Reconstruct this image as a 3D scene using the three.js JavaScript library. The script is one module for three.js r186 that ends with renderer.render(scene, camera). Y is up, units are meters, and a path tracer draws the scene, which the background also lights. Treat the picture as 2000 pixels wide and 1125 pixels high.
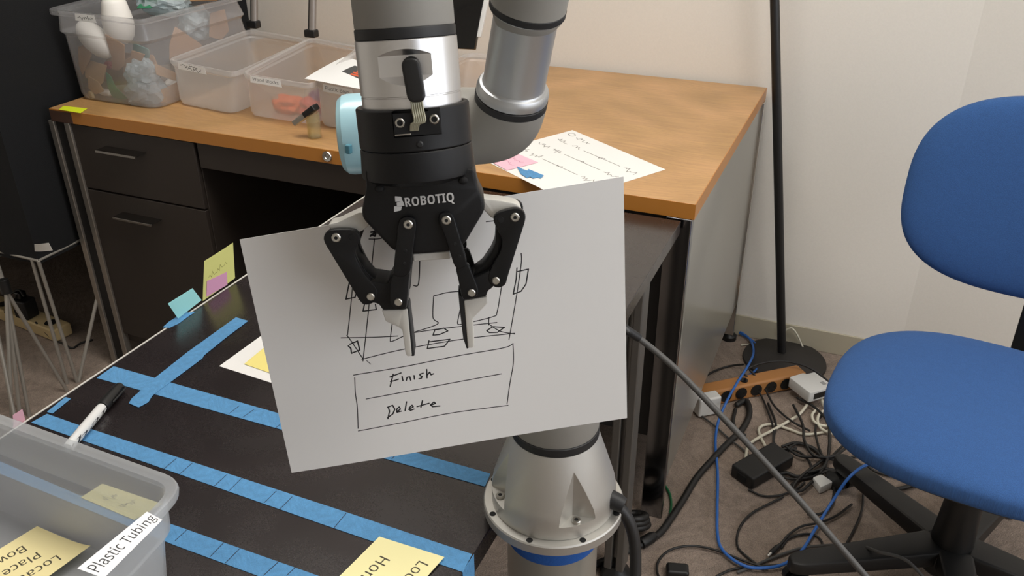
import * as THREE from 'three';
import { RoundedBoxGeometry } from 'three/addons/geometries/RoundedBoxGeometry.js';
import { TextGeometry } from 'three/addons/geometries/TextGeometry.js';
import { FontLoader } from 'three/addons/loaders/FontLoader.js';
import { ImprovedNoise } from 'three/addons/math/ImprovedNoise.js';
import { RectAreaLightUniformsLib } from 'three/addons/lights/RectAreaLightUniformsLib.js';
import * as BGU from 'three/addons/utils/BufferGeometryUtils.js';
import { Brush, Evaluator, SUBTRACTION } from 'three-bvh-csg';

// ---------------------------------------------------------------- camera, lights, exposure
const scene = new THREE.Scene();
const CAM = { fov: 36.8412, y: 1.3448, yaw: 0.404, pitch: -0.493, roll: -0.0049 };
const camera = new THREE.PerspectiveCamera(CAM.fov, 2000 / 1125, 0.02, 50);
camera.position.set(0, CAM.y, 0);
camera.rotation.set(CAM.pitch, CAM.yaw, CAM.roll, 'YXZ');
scene.background = new THREE.Color(0.02, 0.02, 0.02);
const renderer = new THREE.WebGLRenderer({ antialias: true });
renderer.toneMapping = THREE.LinearToneMapping;
renderer.toneMappingExposure = 0.8;
renderer.shadowMap.enabled = true;
RectAreaLightUniformsLib.init();
const CEIL = 2.62;
// ceiling panels: [x, z, width along x, length along z, intensity]
const PANELS = [[-0.75, -1.08, 1.2, 0.6, 11, 'above the desk and robot'], [1.0, -0.75, 1.2, 0.6, 11, 'above the chair and floor on the right']];
const WINDOW = { x: 2.3, y: 1.5, z: -0.3, w: 2.8, h: 1.2, k: 2.0 };

// ---------------------------------------------------------------- helpers
const noise = new ImprovedNoise();
function rng(seed) { let s = seed >>> 0; return () => { s = (s + 0x6d2b79f5) | 0; let t = Math.imul(s ^ (s >>> 15), 1 | s); t = (t + Math.imul(t ^ (t >>> 7), 61 | t)) ^ t; return ((t ^ (t >>> 14)) >>> 0) / 4294967296; }; }
const V = (a) => new THREE.Vector3(a[0], a[1], a[2]);
const names = new Map(), bases = new Map();
function numbered(n) { const k = names.get(n) || 0; names.set(n, k + 1); return k ? n + '_' + String(k).padStart(3, '0') : n; }
function shade(o) { o.traverse((m) => { if (m.isMesh) { m.castShadow = true; m.receiveShadow = true; } }); return o; }
function thing(name, label, category, p = [0, 0, 0], group) {
  const o = new THREE.Group(); o.name = numbered(name); o.position.set(...p); scene.add(o); bases.set(o, p);
  o.userData = { label, category }; if (group) o.userData.group = group; return o;
}
function baseOf(o) { while (o.parent && o.parent !== scene) o = o.parent; return bases.get(o) || [0, 0, 0]; }
// a part whose geometry is written in world metres
function part(parent, name, geo, mat, label) {
  const b = baseOf(parent); geo = geo.clone().translate(-b[0], -b[1], -b[2]);
  return lpart(parent, name, geo, mat, label);
}
// a part whose geometry is written in the axes of its thing
function lpart(parent, name, geo, mat, label) {
  const m = new THREE.Mesh(geo, mat); m.name = name; m.castShadow = m.receiveShadow = true; if (label) m.userData.label = label; parent.add(m); return m;
}
function single(name, label, category, geo, mat, group) {
  geo = geo.clone(); geo.computeBoundingBox(); const b = geo.boundingBox, c = b.getCenter(new THREE.Vector3()); c.y = b.min.y;
  geo.translate(-c.x, -c.y, -c.z);
  const m = new THREE.Mesh(geo, mat); m.name = numbered(name); m.position.copy(c); m.castShadow = m.receiveShadow = true;
  m.userData = { label, category }; if (group) m.userData.group = group; scene.add(m); bases.set(m, [c.x, c.y, c.z]); return m;
}
function structure(name, geo, mat, parent) {
  if (parent) return lpart(parent, name, geo, mat);
  const m = new THREE.Mesh(geo, mat); m.name = name; m.castShadow = m.receiveShadow = true; m.userData = { kind: 'structure' }; scene.add(m); return m;
}
function box(x0, x1, y0, y1, z0, z1, r = 0.002) {
  const w = x1 - x0, h = y1 - y0, d = z1 - z0, g = r > 0 ? new RoundedBoxGeometry(w, h, d, 2, Math.min(r, w / 2.01, h / 2.01, d / 2.01)) : new THREE.BoxGeometry(w, h, d);
  return g.translate((x0 + x1) / 2, (y0 + y1) / 2, (z0 + z1) / 2);
}
function merge(...gs) {
  gs = gs.flat().map((g) => { g = g.index ? g.toNonIndexed() : g.clone(); for (const k of Object.keys(g.attributes)) if (!['position', 'normal', 'uv'].includes(k)) g.deleteAttribute(k);
    if (!g.attributes.normal) g.computeVertexNormals(); if (!g.attributes.uv) g.setAttribute('uv', new THREE.Float32BufferAttribute(new Float32Array(g.attributes.position.count * 2), 2)); g.clearGroups(); return g; });
  return BGU.mergeGeometries(gs);
}
// uv in metres, projected on the plane that each face looks along
function metric(g) {
  g = g.index ? g.toNonIndexed() : g; const p = g.attributes.position, n = p.count, uv = new Float32Array(n * 2), a = new THREE.Vector3(), b = new THREE.Vector3(), c = new THREE.Vector3();
  for (let i = 0; i < n; i += 3) {
    a.fromBufferAttribute(p, i); b.fromBufferAttribute(p, i + 1); c.fromBufferAttribute(p, i + 2);
    const m = b.clone().sub(a).cross(c.clone().sub(a)), ax = Math.abs(m.x), ay = Math.abs(m.y), az = Math.abs(m.z);
    [a, b, c].forEach((v, k) => { const q = ay >= ax && ay >= az ? [v.x, -v.z] : ax >= az ? [v.z, v.y] : [v.x, v.y]; uv[(i + k) * 2] = q[0]; uv[(i + k) * 2 + 1] = q[1]; });
  }
  g.setAttribute('uv', new THREE.BufferAttribute(uv, 2)); return g;
}
// profile [radius, distance] turned about the line from p towards q
function along(p, q, profile, seg = 48) {
  const g = new THREE.LatheGeometry(profile.map(([r, t]) => new THREE.Vector2(Math.max(r, 1e-5), t)), seg);
  const d = V(q).sub(V(p)).normalize(); g.applyQuaternion(new THREE.Quaternion().setFromUnitVectors(new THREE.Vector3(0, 1, 0), d)).translate(...p);
  return creased(g, 0.5);
}
// (toCreasedNormals joins points within a centimetre, so it is given millimetres)
function creased(g, a) { return BGU.toCreasedNormals(g.scale(1000, 1000, 1000), a).scale(0.001, 0.001, 0.001); }
function rod(p, q, r, r2 = r, seg = 20, e = 0.0006) { const L = V(p).distanceTo(V(q)); return along(p, q, [[0, 0], [r - e, 0], [r, e], [r2, L - e], [r2 - e, L], [0, L]], seg); }
function tube(pts, r, seg = 0, radial = 10) {
  const c = new THREE.CatmullRomCurve3(pts.map(V), false, 'centripetal'), n = seg || Math.max(24, Math.round(c.getLength() / 0.012));
  const parts = [new THREE.TubeGeometry(c, n, r, radial, false)];
  for (const t of [0, 1]) { const s = new THREE.SphereGeometry(r, radial, 6); s.translate(...c.getPoint(t).toArray()); parts.push(s); }
  return merge(parts);
}
function roundShape(pts, r) {
  const s = new THREE.Shape(), n = pts.length, P = pts.map((p) => new THREE.Vector2(p[0], p[1]));
  for (let i = 0; i < n; i++) {
    const a = P[(i + n - 1) % n], b = P[i], c = P[(i + 1) % n], ra = Math.min(r, a.distanceTo(b) * 0.48), rc = Math.min(r, c.distanceTo(b) * 0.48);
    const s0 = b.clone().add(a.clone().sub(b).setLength(ra)), s1 = b.clone().add(c.clone().sub(b).setLength(rc));
    if (i) s.lineTo(s0.x, s0.y); else s.moveTo(s0.x, s0.y);
    s.quadraticCurveTo(b.x, b.y, s1.x, s1.y);
  }
  s.closePath(); return s;
}
// outline in x, y given thickness from z0 to z1, edges chamfered
function slab(pts, z0, z1, r = 0.002, bev = 0.0006) {
  const g = new THREE.ExtrudeGeometry(roundShape(pts, r), { depth: z1 - z0 - 2 * bev, bevelEnabled: true, bevelThickness: bev, bevelSize: bev, bevelOffset: -bev, bevelSegments: 2, curveSegments: 6 });
  return creased(g.translate(0, 0, z0 + bev), 0.6);
}
// outline in x, z (metres in the world) lying at height y
function flat(pts, y, th, r = 0.001) {
  const g = new THREE.ExtrudeGeometry(roundShape(pts.map((p) => [p[0], -p[2]]), r), { depth: th, bevelEnabled: false, curveSegments: 4 });
  return g.rotateX(-Math.PI / 2).translate(0, y, 0);
}
// a sheet of paper through four corners (top left, top right, bottom right, bottom left), with bend(u, v) along its normal
function sheet(c, th = 0.0003, bend = () => 0, nx = 12, ny = 12) {
  c = c.map(V); const n = c[1].clone().sub(c[0]).cross(c[0].clone().sub(c[3])).normalize();
  const pos = [], uv = [], idx = [], row = nx + 1, cnt = row * (ny + 1);
  for (let f = 0; f < 2; f++) for (let j = 0; j <= ny; j++) for (let i = 0; i <= nx; i++) {
    const u = i / nx, v = j / ny, p = c[0].clone().lerp(c[1], u).lerp(c[3].clone().lerp(c[2], u), v).addScaledVector(n, bend(u, v) + (f ? -th : 0));
    pos.push(p.x, p.y, p.z); uv.push(f ? 0.004 : u, f ? 0.004 : 1 - v);
  }
  for (let j = 0; j < ny; j++) for (let i = 0; i < nx; i++) { const a = j * row + i, b = a + 1, d = a + row, e = d + 1; idx.push(a, d, b, b, d, e, cnt + a, cnt + b, cnt + d, cnt + b, cnt + e, cnt + d); }
  const rim = []; for (let i = 0; i < nx; i++) rim.push(i); for (let j = 0; j < ny; j++) rim.push(j * row + nx); for (let i = nx; i > 0; i--) rim.push(ny * row + i); for (let j = ny; j > 0; j--) rim.push(j * row);
  rim.forEach((a, k) => { const b = rim[(k + 1) % rim.length]; idx.push(a, b, cnt + a, b, cnt + b, cnt + a); });
  const g = new THREE.BufferGeometry(); g.setAttribute('position', new THREE.Float32BufferAttribute(pos, 3)); g.setAttribute('uv', new THREE.Float32BufferAttribute(uv, 2)); g.setIndex(idx);
  return creased(g, 0.7);
}
function dataTex(w, h, f, rx, ry = rx, color = true) {
  const d = new Uint8Array(w * h * 4);
  for (let y = 0; y < h; y++) for (let x = 0; x < w; x++) { const c = f(x / w, y / h, x, y), i = (y * w + x) * 4; for (let k = 0; k < 3; k++) d[i + k] = Math.max(0, Math.min(255, (Array.isArray(c) ? c[k] : c) * 255)); d[i + 3] = 255; }
  const t = new THREE.DataTexture(d, w, h); t.wrapS = t.wrapT = THREE.RepeatWrapping; t.magFilter = THREE.LinearFilter; t.minFilter = THREE.LinearMipmapLinearFilter; t.generateMipmaps = true;
  if (color) t.colorSpace = THREE.SRGBColorSpace; t.repeat.set(1 / rx, 1 / ry); t.needsUpdate = true; return t;
}
// noise that repeats over the unit square
function pn(u, v, k, z = 0) { const a = u * Math.PI * 2, b = v * Math.PI * 2, R = k / 6.2832; return noise.noise(Math.cos(a) * R + 11.3 + z, Math.sin(a) * R + Math.cos(b) * R * 1.07 + 5.1, Math.sin(b) * R + z * 3.7); }
function canvasTex(w, h, draw) { const c = document.createElement('canvas'); c.width = w; c.height = h; const x = c.getContext('2d'); draw(x, w, h); const t = new THREE.CanvasTexture(c); t.colorSpace = THREE.SRGBColorSpace; t.anisotropy = 8; return t; }
const std = (color, roughness = 0.6, extra = {}) => new THREE.MeshStandardMaterial({ color, roughness, metalness: 0, ...extra });
const phy = (color, roughness = 0.6, extra = {}) => new THREE.MeshPhysicalMaterial({ color, roughness, metalness: 0, ...extra });

// ---------------------------------------------------------------- materials
const r1 = rng(7), speck = Float32Array.from({ length: 512 * 512 }, r1);
const S = (x, y, n = 512) => speck[((y % n + n) % n) * 512 + ((x % n + n) % n)];
const carpetTex = dataTex(512, 512, (u, v, x, y) => { const q = 0.53 + pn(u, v, 5) * 0.05 + pn(u, v, 30, 4) * 0.05 + (S(x, y) - 0.5) * 0.16; return [q * 1.06, q * 0.95, q * 0.86]; }, 0.5);
const carpetBump = dataTex(512, 512, (u, v, x, y) => 0.5 + pn(u, v, 40, 2) * 0.3 + (S(x, y) - 0.5) * 0.5, 0.5, 0.5, false);
const woodTex = dataTex(1024, 1024, (u, v, x, y) => {
  const warp = pn(u, v, 4) * 0.06, s = pn(u * 1, v + warp, 9, 1);
  const line = noise.noise(u * 5, (v + warp) * 130, 2.2) * 0.5 + noise.noise(u * 18, (v + warp * 0.5) * 330, 8.1) * 0.5, pore = S(x >> 3, y) > 0.93 ? -0.06 : 0;
  const k = 1 + s * 0.12 + line * 0.10 + pore; return [0.72 * k, 0.56 * k * (0.99 + line * 0.03), 0.37 * k * (0.97 + s * 0.06)];
}, 0.9, 0.9);
const fabricTex = dataTex(256, 256, (u, v, x, y) => { const q = 1 + (S(x, y) - 0.5) * 0.22 + pn(u, v, 9) * 0.02 + ((x + y) % 4 < 2 ? 0.03 : -0.03); return [0.195 * q, 0.345 * q, 0.56 * q]; }, 0.12);
const fabricBump = dataTex(256, 256, (u, v, x, y) => 0.5 + (S(x, y) - 0.5) * 0.6 + ((x + y) % 4 < 2 ? 0.15 : -0.15), 0.12, 0.12, false);
const tapeTex = dataTex(512, 512, (u, v, x, y) => { const q = 1 + pn(u, v, 14) * 0.07 + (S(x >> 1, y >> 2) - 0.5) * 0.12 + (S(x, y + 77) - 0.5) * 0.05; return [0.33 * q, 0.56 * q, 0.745 * q]; }, 0.08);
const tapeBump = dataTex(512, 512, (u, v, x, y) => 0.5 + pn(u, v, 30, 3) * 0.5 + (S(x >> 2, y) - 0.5) * 0.3, 0.08, 0.08, false);
const wallTex = dataTex(512, 512, (u, v, x, y) => { const q = 1 + pn(u, v, 4) * 0.012 + (S(x, y) - 0.5) * 0.015; return [0.89 * q, 0.872 * q, 0.838 * q]; }, 1.3);
const wallBump = dataTex(512, 512, (u, v, x, y) => 0.5 + pn(u, v, 60, 3) * 0.4 + (S(x, y) - 0.5) * 0.2, 0.5, 0.5, false);
const tableTex = dataTex(512, 512, (u, v, x, y) => { const q = 1 + pn(u, v, 5) * 0.12 + (S(x, y) - 0.5) * 0.16; return [0.145 * q, 0.122 * q, 0.125 * q]; }, 0.35);
const tableRough = dataTex(512, 512, (u, v, x, y) => 0.27 + pn(u, v, 8) * 0.05 + (S(x, y) - 0.5) * 0.05, 0.35, 0.35, false);
const grainTex = dataTex(256, 256, (u, v, x, y) => 0.5 + (S(x, y) - 0.5) * 0.8, 0.03, 0.03, false);
const clothBump = dataTex(256, 256, (u, v, x, y) => 0.5 + (S(x, y) - 0.5) * 0.3 + (x % 4 < 2 ? 0.15 : -0.1) + (y % 4 < 2 ? 0.1 : -0.1), 0.08, 0.08, false);
const brush = dataTex(256, 256, (u, v, x, y) => 0.5 + (S(3, y) - 0.5) * 0.5 + (S(x >> 4, y) - 0.5) * 0.2, 1, 1, false);

const M = {
  wall: std(0xffffff, 0.75, { map: wallTex, bumpMap: wallBump, bumpScale: 0.00015 }),
  ceiling: std(0xe6e4de, 0.85),
  carpet: std(0xffffff, 0.95, { map: carpetTex, bumpMap: carpetBump, bumpScale: 0.003 }),
  baseboard: std(0xb3ab96, 0.5),
  wood: phy(0xffffff, 0.42, { map: woodTex, clearcoat: 0.25, clearcoatRoughness: 0.3 }),
  woodEdge: phy(0xd9a465, 0.4, { map: woodTex, clearcoat: 0.25, clearcoatRoughness: 0.3 }),
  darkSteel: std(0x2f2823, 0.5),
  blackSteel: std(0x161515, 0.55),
  greySteel: phy(0x9a988f, 0.28, { metalness: 0.35, clearcoat: 0.4, clearcoatRoughness: 0.12 }),
  mirrorSteel: std(0x8f9092, 0.14, { metalness: 1 }),
  legSteel: std(0xa39d94, 0.32, { metalness: 0.75 }),
  handleSteel: std(0x8d8a86, 0.25, { metalness: 1 }),
  edgeBand: phy(0xb4762f, 0.4, { clearcoat: 0.2, clearcoatRoughness: 0.3 }),
  chrome: std(0xcfcfcc, 0.16, { metalness: 1 }),
  steel: std(0xb9b7b0, 0.3, { metalness: 1 }),
  brushed: phy(0xdcdcdc, 0.36, { metalness: 1 }),
  urTube: phy(0xbfc1c2, 0.42, { metalness: 0.85 }),
  cast: std(0xc2c0ba, 0.4, { metalness: 0.75, bumpMap: grainTex, bumpScale: 0.00006 }),
  castPale: std(0xcfcdc6, 0.5, { metalness: 0.25, bumpMap: grainTex, bumpScale: 0.00006 }),
  urGrey: std(0x908e88, 0.48, { bumpMap: grainTex, bumpScale: 0.00004 }),
  rubber: std(0x191a1c, 0.55),
  gripBlack: phy(0x0b0c0e, 0.4, { specularIntensity: 0.7, bumpMap: grainTex, bumpScale: 0.00004 }),
  gripMatte: phy(0x0b0c0e, 0.48, { specularIntensity: 0.7, bumpMap: grainTex, bumpScale: 0.00004 }),
  hole: std(0x050505, 0.8),
  print: std(0xd0d0ce, 0.5),
  lightBlue: phy(0xa9d3de, 0.35, { clearcoat: 0.3 }),
  table: phy(0xffffff, 1, { map: tableTex, roughnessMap: tableRough, ior: 1.6, clearcoat: 0.45, clearcoatRoughness: 0.22 }),
  tableEdge: std(0x0d0d0e, 0.5),
  whiteEdge: std(0xd0cdc6, 0.5),
  greyLeg: std(0x6f6d69, 0.4, { metalness: 0.6 }),
  tape: std(0xffffff, 0.8, { map: tapeTex, bumpMap: tapeBump, bumpScale: 0.0004 }),
  pen: std(0x101a30, 0.7),
  paper: std(0xe9e8e5, 0.9),
  paperWhite: std(0xf0efec, 0.9),
  yellow: std(0xf3e69d, 0.9), yellowGreen: std(0xe2e08a, 0.9), pink: std(0xf5b3c3, 0.9), cyan: std(0x9fe3e6, 0.9), neon: std(0xd8e61a, 0.8),
  cloth: std(0x0b0d10, 0.95, { bumpMap: clothBump, bumpScale: 0.0006 }),
  poleGrey: std(0x8d8680, 0.4, { metalness: 0.3 }),
  wire: std(0xa8a49c, 0.4, { metalness: 0.5 }),
  blackPlastic: std(0x151515, 0.45), blackGloss: phy(0x0b0b0c, 0.25, { clearcoat: 0.3 }),
  cableBlack: std(0x1b1a19, 0.5), cableGrey: std(0x4b4a48, 0.5), cableBlue: std(0x2d66b5, 0.45), cableWhite: std(0xcfcab8, 0.5), cableGreen: std(0x0f5a34, 0.5),
  fabric: phy(0xffffff, 0.95, { map: fabricTex, bumpMap: fabricBump, bumpScale: 0.0006, sheen: 0.25, sheenColor: new THREE.Color(0.25, 0.4, 0.7), sheenRoughness: 0.6 }),
  orangeStrip: std(0xb07a45, 0.5), beige: std(0xc9b386, 0.5), whitePlastic: std(0xd9d9d6, 0.4),
  binClear: phy(0xf4f6f8, 0.40, { transmission: 0.8, thickness: 0, ior: 1.45 }),
  bin: phy(0xf6f5f4, 0.42, { transmission: 0.86, thickness: 0, ior: 1.45 }),
  binMilky: phy(0xf8f8f9, 0.29, { transmission: 0.9, thickness: 0, ior: 1.45 }),
  glass: phy(0xffffff, 0.05, { transmission: 0.95, thickness: 0, ior: 1.45 }),
  cardboard: std(0xa9825f, 0.9), cardboardPale: std(0xbd9a74, 0.9), eggWhite: std(0xf2efe8, 0.55), felt: std(0x3f8a63, 0.95), pinkFoam: std(0xd0525f, 0.8),
  plasticBag: phy(0xd8e6ea, 0.3, { transmission: 0.5, thickness: 0, ior: 1.4 }), orange: std(0xe8602a, 0.6), red: std(0xd64a45, 0.6), purple: std(0x7a4a78, 0.6), teal: std(0x6f9f97, 0.8),
};

// ---------------------------------------------------------------- the room
const RX0 = -2.75, RX1 = 2.3, RZ0 = -2.292, RZ1 = 2.4, T = 0.1, CX = 0.19;   // the back wall turns a little towards the room at x = CX
structure('floor', metric(box(RX0 - T, RX1 + T, -0.1, 0, RZ0 - T, RZ1 + T, 0)), M.carpet);
structure('ceiling', box(RX0 - T, RX1 + T, CEIL, CEIL + 0.1, RZ0 - T, RZ1 + T, 0), M.ceiling);
structure('wall_back', metric(box(RX0 - T, CX, 0, CEIL, RZ0 - T, RZ0, 0)), M.wall);
structure('baseboard_back', box(RX0, CX - 0.004, 0, 0.068, RZ0, RZ0 + 0.006, 0.002), M.baseboard);
{ const L = 2.2, a = -0.16, w = new THREE.BoxGeometry(L, CEIL, T).translate(L / 2, CEIL / 2, -T / 2).rotateY(a).translate(CX, 0, RZ0);
  structure('wall_angled', metric(w), M.wall);
  structure('baseboard_angled', new THREE.BoxGeometry(L, 0.068, 0.006).translate(L / 2, 0.034, 0.003).rotateY(a).translate(CX, 0, RZ0), M.baseboard); }
structure('wall_left', metric(box(RX0 - T, RX0, 0, CEIL, RZ0, RZ1, 0)), M.wall);
structure('wall_front', metric(box(RX0 - T, RX1 + T, 0, CEIL, RZ1, RZ1 + T, 0)), M.wall);
{ const { y, z, w, h } = WINDOW, a = z - w / 2, b = z + w / 2;
  structure('wall_right', metric(merge(box(RX1, RX1 + T, 0, CEIL, RZ0, a, 0), box(RX1, RX1 + T, 0, CEIL, b, RZ1, 0), box(RX1, RX1 + T, 0, y - h / 2, a, b, 0), box(RX1, RX1 + T, y + h / 2, CEIL, a, b, 0))), M.wall);
  const g = new THREE.Group(); g.name = 'window_1'; g.userData = { kind: 'structure' }; scene.add(g);
  lpart(g, 'window_pane', box(RX1 + 0.05, RX1 + 0.056, y - h / 2, y + h / 2, a, b, 0), std(0xffffff, 0.4, { emissive: 0xf2f6ff, emissiveIntensity: 2.0 }));
  for (const [p, q, s, t] of [[a, a + 0.05, -h / 2, h / 2], [b - 0.05, b, -h / 2, h / 2], [a, b, -h / 2, -h / 2 + 0.05], [a, b, h / 2 - 0.05, h / 2], [z - 0.02, z + 0.02, -h / 2, h / 2]]) lpart(g, 'window_frame', box(RX1 + 0.03, RX1 + 0.07, y + s, y + t, p, q, 0.004), M.whitePlastic);
  const l = new THREE.RectAreaLight(0xe6efff, WINDOW.k, w - 0.1, h - 0.1); l.position.set(RX1 + 0.02, y, z); l.lookAt(0, y, z); scene.add(l); }
PANELS.forEach(([x, z, w, d, k, where]) => {
  const t = thing('ceiling_light', 'white recessed ceiling light panel ' + where, 'light', [x, CEIL - 0.03, z], 'ceiling light panels');
  lpart(t, 'frame', merge(new THREE.BoxGeometry(w + 0.06, 0.03, 0.03).translate(0, 0.015, d / 2 + 0.015), new THREE.BoxGeometry(w + 0.06, 0.03, 0.03).translate(0, 0.015, -d / 2 - 0.015), new THREE.BoxGeometry(0.03, 0.03, d).translate(w / 2 + 0.015, 0.015, 0), new THREE.BoxGeometry(0.03, 0.03, d).translate(-w / 2 - 0.015, 0.015, 0)), M.whitePlastic);
  lpart(t, 'diffuser', new THREE.BoxGeometry(w, 0.01, d).translate(0, 0.02, 0), std(0xffffff, 0.5, { emissive: 0xfffaf3, emissiveIntensity: 3.5 }));
  const l = new THREE.RectAreaLight(0xfffaf3, k, w, d); l.position.set(x, CEIL - 0.035, z); l.lookAt(x, 0, z); scene.add(l);
});
// ---------------------------------------------------------------- desk
const DX0 = -1.829, DX1 = -0.259, DZ0 = -2.278, DZ1 = -1.4418, DH = 0.745;
{
  const t = thing('desk', 'long office desk with orange-brown wood top, dark steel drawers and chrome legs against the wall', 'desk', [-1.04, 0, -1.86]);
  const top = part(t, 'desktop', metric(box(DX0, DX1 - 0.0012, DH - 0.031, DH, DZ0, DZ1 - 0.0012, 0.0015)), M.wood);
  part(top, 'edge_band', box(DX0, DX1, DH - 0.0308, DH - 0.0006, DZ1 - 0.0015, DZ1, 0.0005), M.edgeBand, 'darker orange-brown front edge');
  part(top, 'edge_band', box(DX1 - 0.0015, DX1, DH - 0.0308, DH - 0.0006, DZ0, DZ1 - 0.0016, 0.0005), M.edgeBand, 'darker orange-brown end edge');
  part(top, 'lock', along([[-1.0364,0.7293,-1.4418][0], 0.7305, DZ1 - 0.003], [[-1.0364,0.7293,-1.4418][0], 0.7305, DZ1 + 0.05], [[0, 0.006], [0.003, 0.0062], [0.0045, 0.005], [0.0055, 0.0065], [0.0105, 0.0075], [0.0115, 0.006], [0.0115, 0]]), M.chrome, 'round chrome keyhole lock in the wooden edge');
  part(top, 'edge_patch', box(DX0 - 0.0006, DX0 + 0.07, DH - 0.0312, DH - 0.004, DZ1 - 0.02, DZ1 + 0.0006, 0.0004), std(0x4a3328, 0.6), 'dark worn patch on the left corner of the edge');
  // left pedestal
  const px0 = DX0 + 0.03, px1 = -1.402, fz = DZ1 - 0.006;
  part(t, 'pedestal', box(px0 + 0.004, px1, 0.09, DH - 0.0315, DZ0 + 0.05, fz - 0.012, 0.002), M.darkSteel);
  for (const [y0, y1, hx, hy] of [[0.5465, DH - 0.034, -1.613, 0.668], [0.12, 0.5425, -1.609, 0.497]]) {
    const d = part(t, 'drawer', box(px0 + 0.006, px1 - 0.002, y0, y1, fz - 0.012, fz, 0.002), M.darkSteel);
    part(d, 'handle', merge(box(hx - 0.062, hx + 0.062, hy - 0.0055, hy + 0.001, fz + 0.033, fz + 0.036, 0.0012), box(hx - 0.062, hx + 0.062, hy - 0.0015, hy + 0.0005, fz, fz + 0.034, 0.0004)), M.handleSteel, 'flat chrome pull handle');
  }
  // kneehole: shallow centre drawer, back panel, right pedestal
  part(t, 'centre_drawer', box(px1 + 0.006, -0.72, 0.651, DH - 0.0315, fz - 0.5, fz - 0.002, 0.002), M.darkSteel);
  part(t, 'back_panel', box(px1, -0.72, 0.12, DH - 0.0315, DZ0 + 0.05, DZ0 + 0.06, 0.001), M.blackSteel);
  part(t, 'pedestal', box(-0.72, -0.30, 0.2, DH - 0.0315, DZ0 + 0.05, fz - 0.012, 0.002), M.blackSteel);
  part(t, 'side_panel', box(DX1 - 0.02, DX1 - 0.003, 0.11, DH - 0.0315, DZ0 + 0.02, DZ1 - 0.012, 0.003), M.greySteel, 'glossy grey steel end panel');
  part(t, 'side_panel', box(DX0 + 0.008, DX0 + 0.026, 0.3, DH - 0.0315, DZ0 + 0.02, DZ1 - 0.012, 0.003), M.darkSteel);
  const leg = (x, z, s, w = 0.055) => {
    const l = part(t, 'leg', merge(box(x - w / 2, x - w / 2 + 0.017, 0, DH - 0.0315, z - 0.02, z, 0.002), box(x + w / 2 - 0.017, x + w / 2, 0, DH - 0.0315, z - 0.02, z, 0.002)), M.legSteel, 'chrome channel leg');
    part(l, 'leg_web', box(x - w / 2 + 0.016, x + w / 2 - 0.016, 0.01, DH - 0.032, z - 0.019, z - 0.007, 0.001), M.blackSteel);
  };
  leg(DX0 + 0.020, DZ1 + 0.0005, 1, 0.068); part(t, 'leg', box(DX1 - 0.052, DX1 - 0.004, 0, DH - 0.0315, DZ1 - 0.012, DZ1 + 0.0005, 0.0025), M.mirrorSteel, 'dark polished chrome leg');
  const rear = part(t, 'leg', box(DX1 - 0.022, DX1 + 0.003, 0.02, DH - 0.0315, DZ0 + 0.005, DZ0 + 0.035, 0.002), M.chrome);
  part(rear, 'foot', along([DX1 - 0.01, 0, DZ0 + 0.02], [DX1 - 0.01, 1, DZ0 + 0.02], [[0, 0], [0.022, 0], [0.022, 0.012], [0.012, 0.022], [0, 0.022]], 24), M.blackPlastic);
  const rl = part(t, 'leg', box(DX0 + 0.004, DX0 + 0.03, 0, DH - 0.0315, DZ0 + 0.005, DZ0 + 0.035, 0.002), M.chrome);
}

// ---------------------------------------------------------------- robot table
const TX0 = -0.8664, TX1 = -0.2801, TZ0 = -1.428, TZ1 = -0.14, TH = 0.715;
{
  const t = thing('work_table', 'black-topped table covered with strips of blue tape beside the robot', 'table', [-0.573, 0, -0.78]);
  const top = part(t, 'tabletop', metric(box(TX0, TX1, TH - 0.026, TH, TZ0, TZ1, 0.0012)), M.table);
  part(top, 'edge_strip', box(TX0 - 0.0028, TX0 - 0.0002, TH - 0.026, TH + 0.0004, TZ0, TZ1, 0.0006), M.whiteEdge, 'thin white strip along the left edge');
  part(t, 'apron', merge(box(TX1 - 0.075, TX1 - 0.06, TH - 0.085, TH - 0.0262, TZ0 + 0.03, TZ1 - 0.03, 0.001), box(TX0 + 0.012, TX0 + 0.028, TH - 0.085, TH - 0.0262, TZ0 + 0.03, TZ1 - 0.03, 0.001)), M.greyLeg);
  for (const [x, z] of [[TX1 - 0.03, -1.25], [TX0 + 0.03, -1.25], [TX1 - 0.03, TZ1 - 0.04], [TX0 + 0.03, TZ1 - 0.04]]) {
    const l = part(t, 'leg', merge(box(x - 0.02, x - 0.004, 0.03, TH - 0.0262, z - 0.02, z + 0.02, 0.003), box(x + 0.004, x + 0.02, 0.03, TH - 0.0262, z - 0.02, z + 0.02, 0.003)), M.greyLeg);
    part(l, 'foot', along([x, 0, z], [x, 1, z], [[0, 0], [0.03, 0], [0.03, 0.012], [0.015, 0.032], [0, 0.032]], 24), M.blackPlastic);
  }
}
function tape(label, pts, level = 0, marks = []) {
  const y = TH + 0.0003 + level * 0.0004, t = single('tape_strip', label, 'tape', metric(flat(pts, y, 0.00035)), M.tape, undefined);
  for (const [a, b] of marks) {
    const d = V(b).sub(V(a)).normalize().multiplyScalar(0.0004), n = new THREE.Vector3(-d.z, 0, d.x), q = (p, k, e) => [p[0] + n.x * k + d.x * e, y + 0.0004, p[2] + n.z * k + d.z * e];
    part(t, 'pen_line', flat([q(a, 1, 0), q(b, 1, 0), q(b, -1, 0), q(a, -1, 0)], y + 0.00036, 0.00008, 0.0001), M.pen);
  }
  return t;
}
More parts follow.
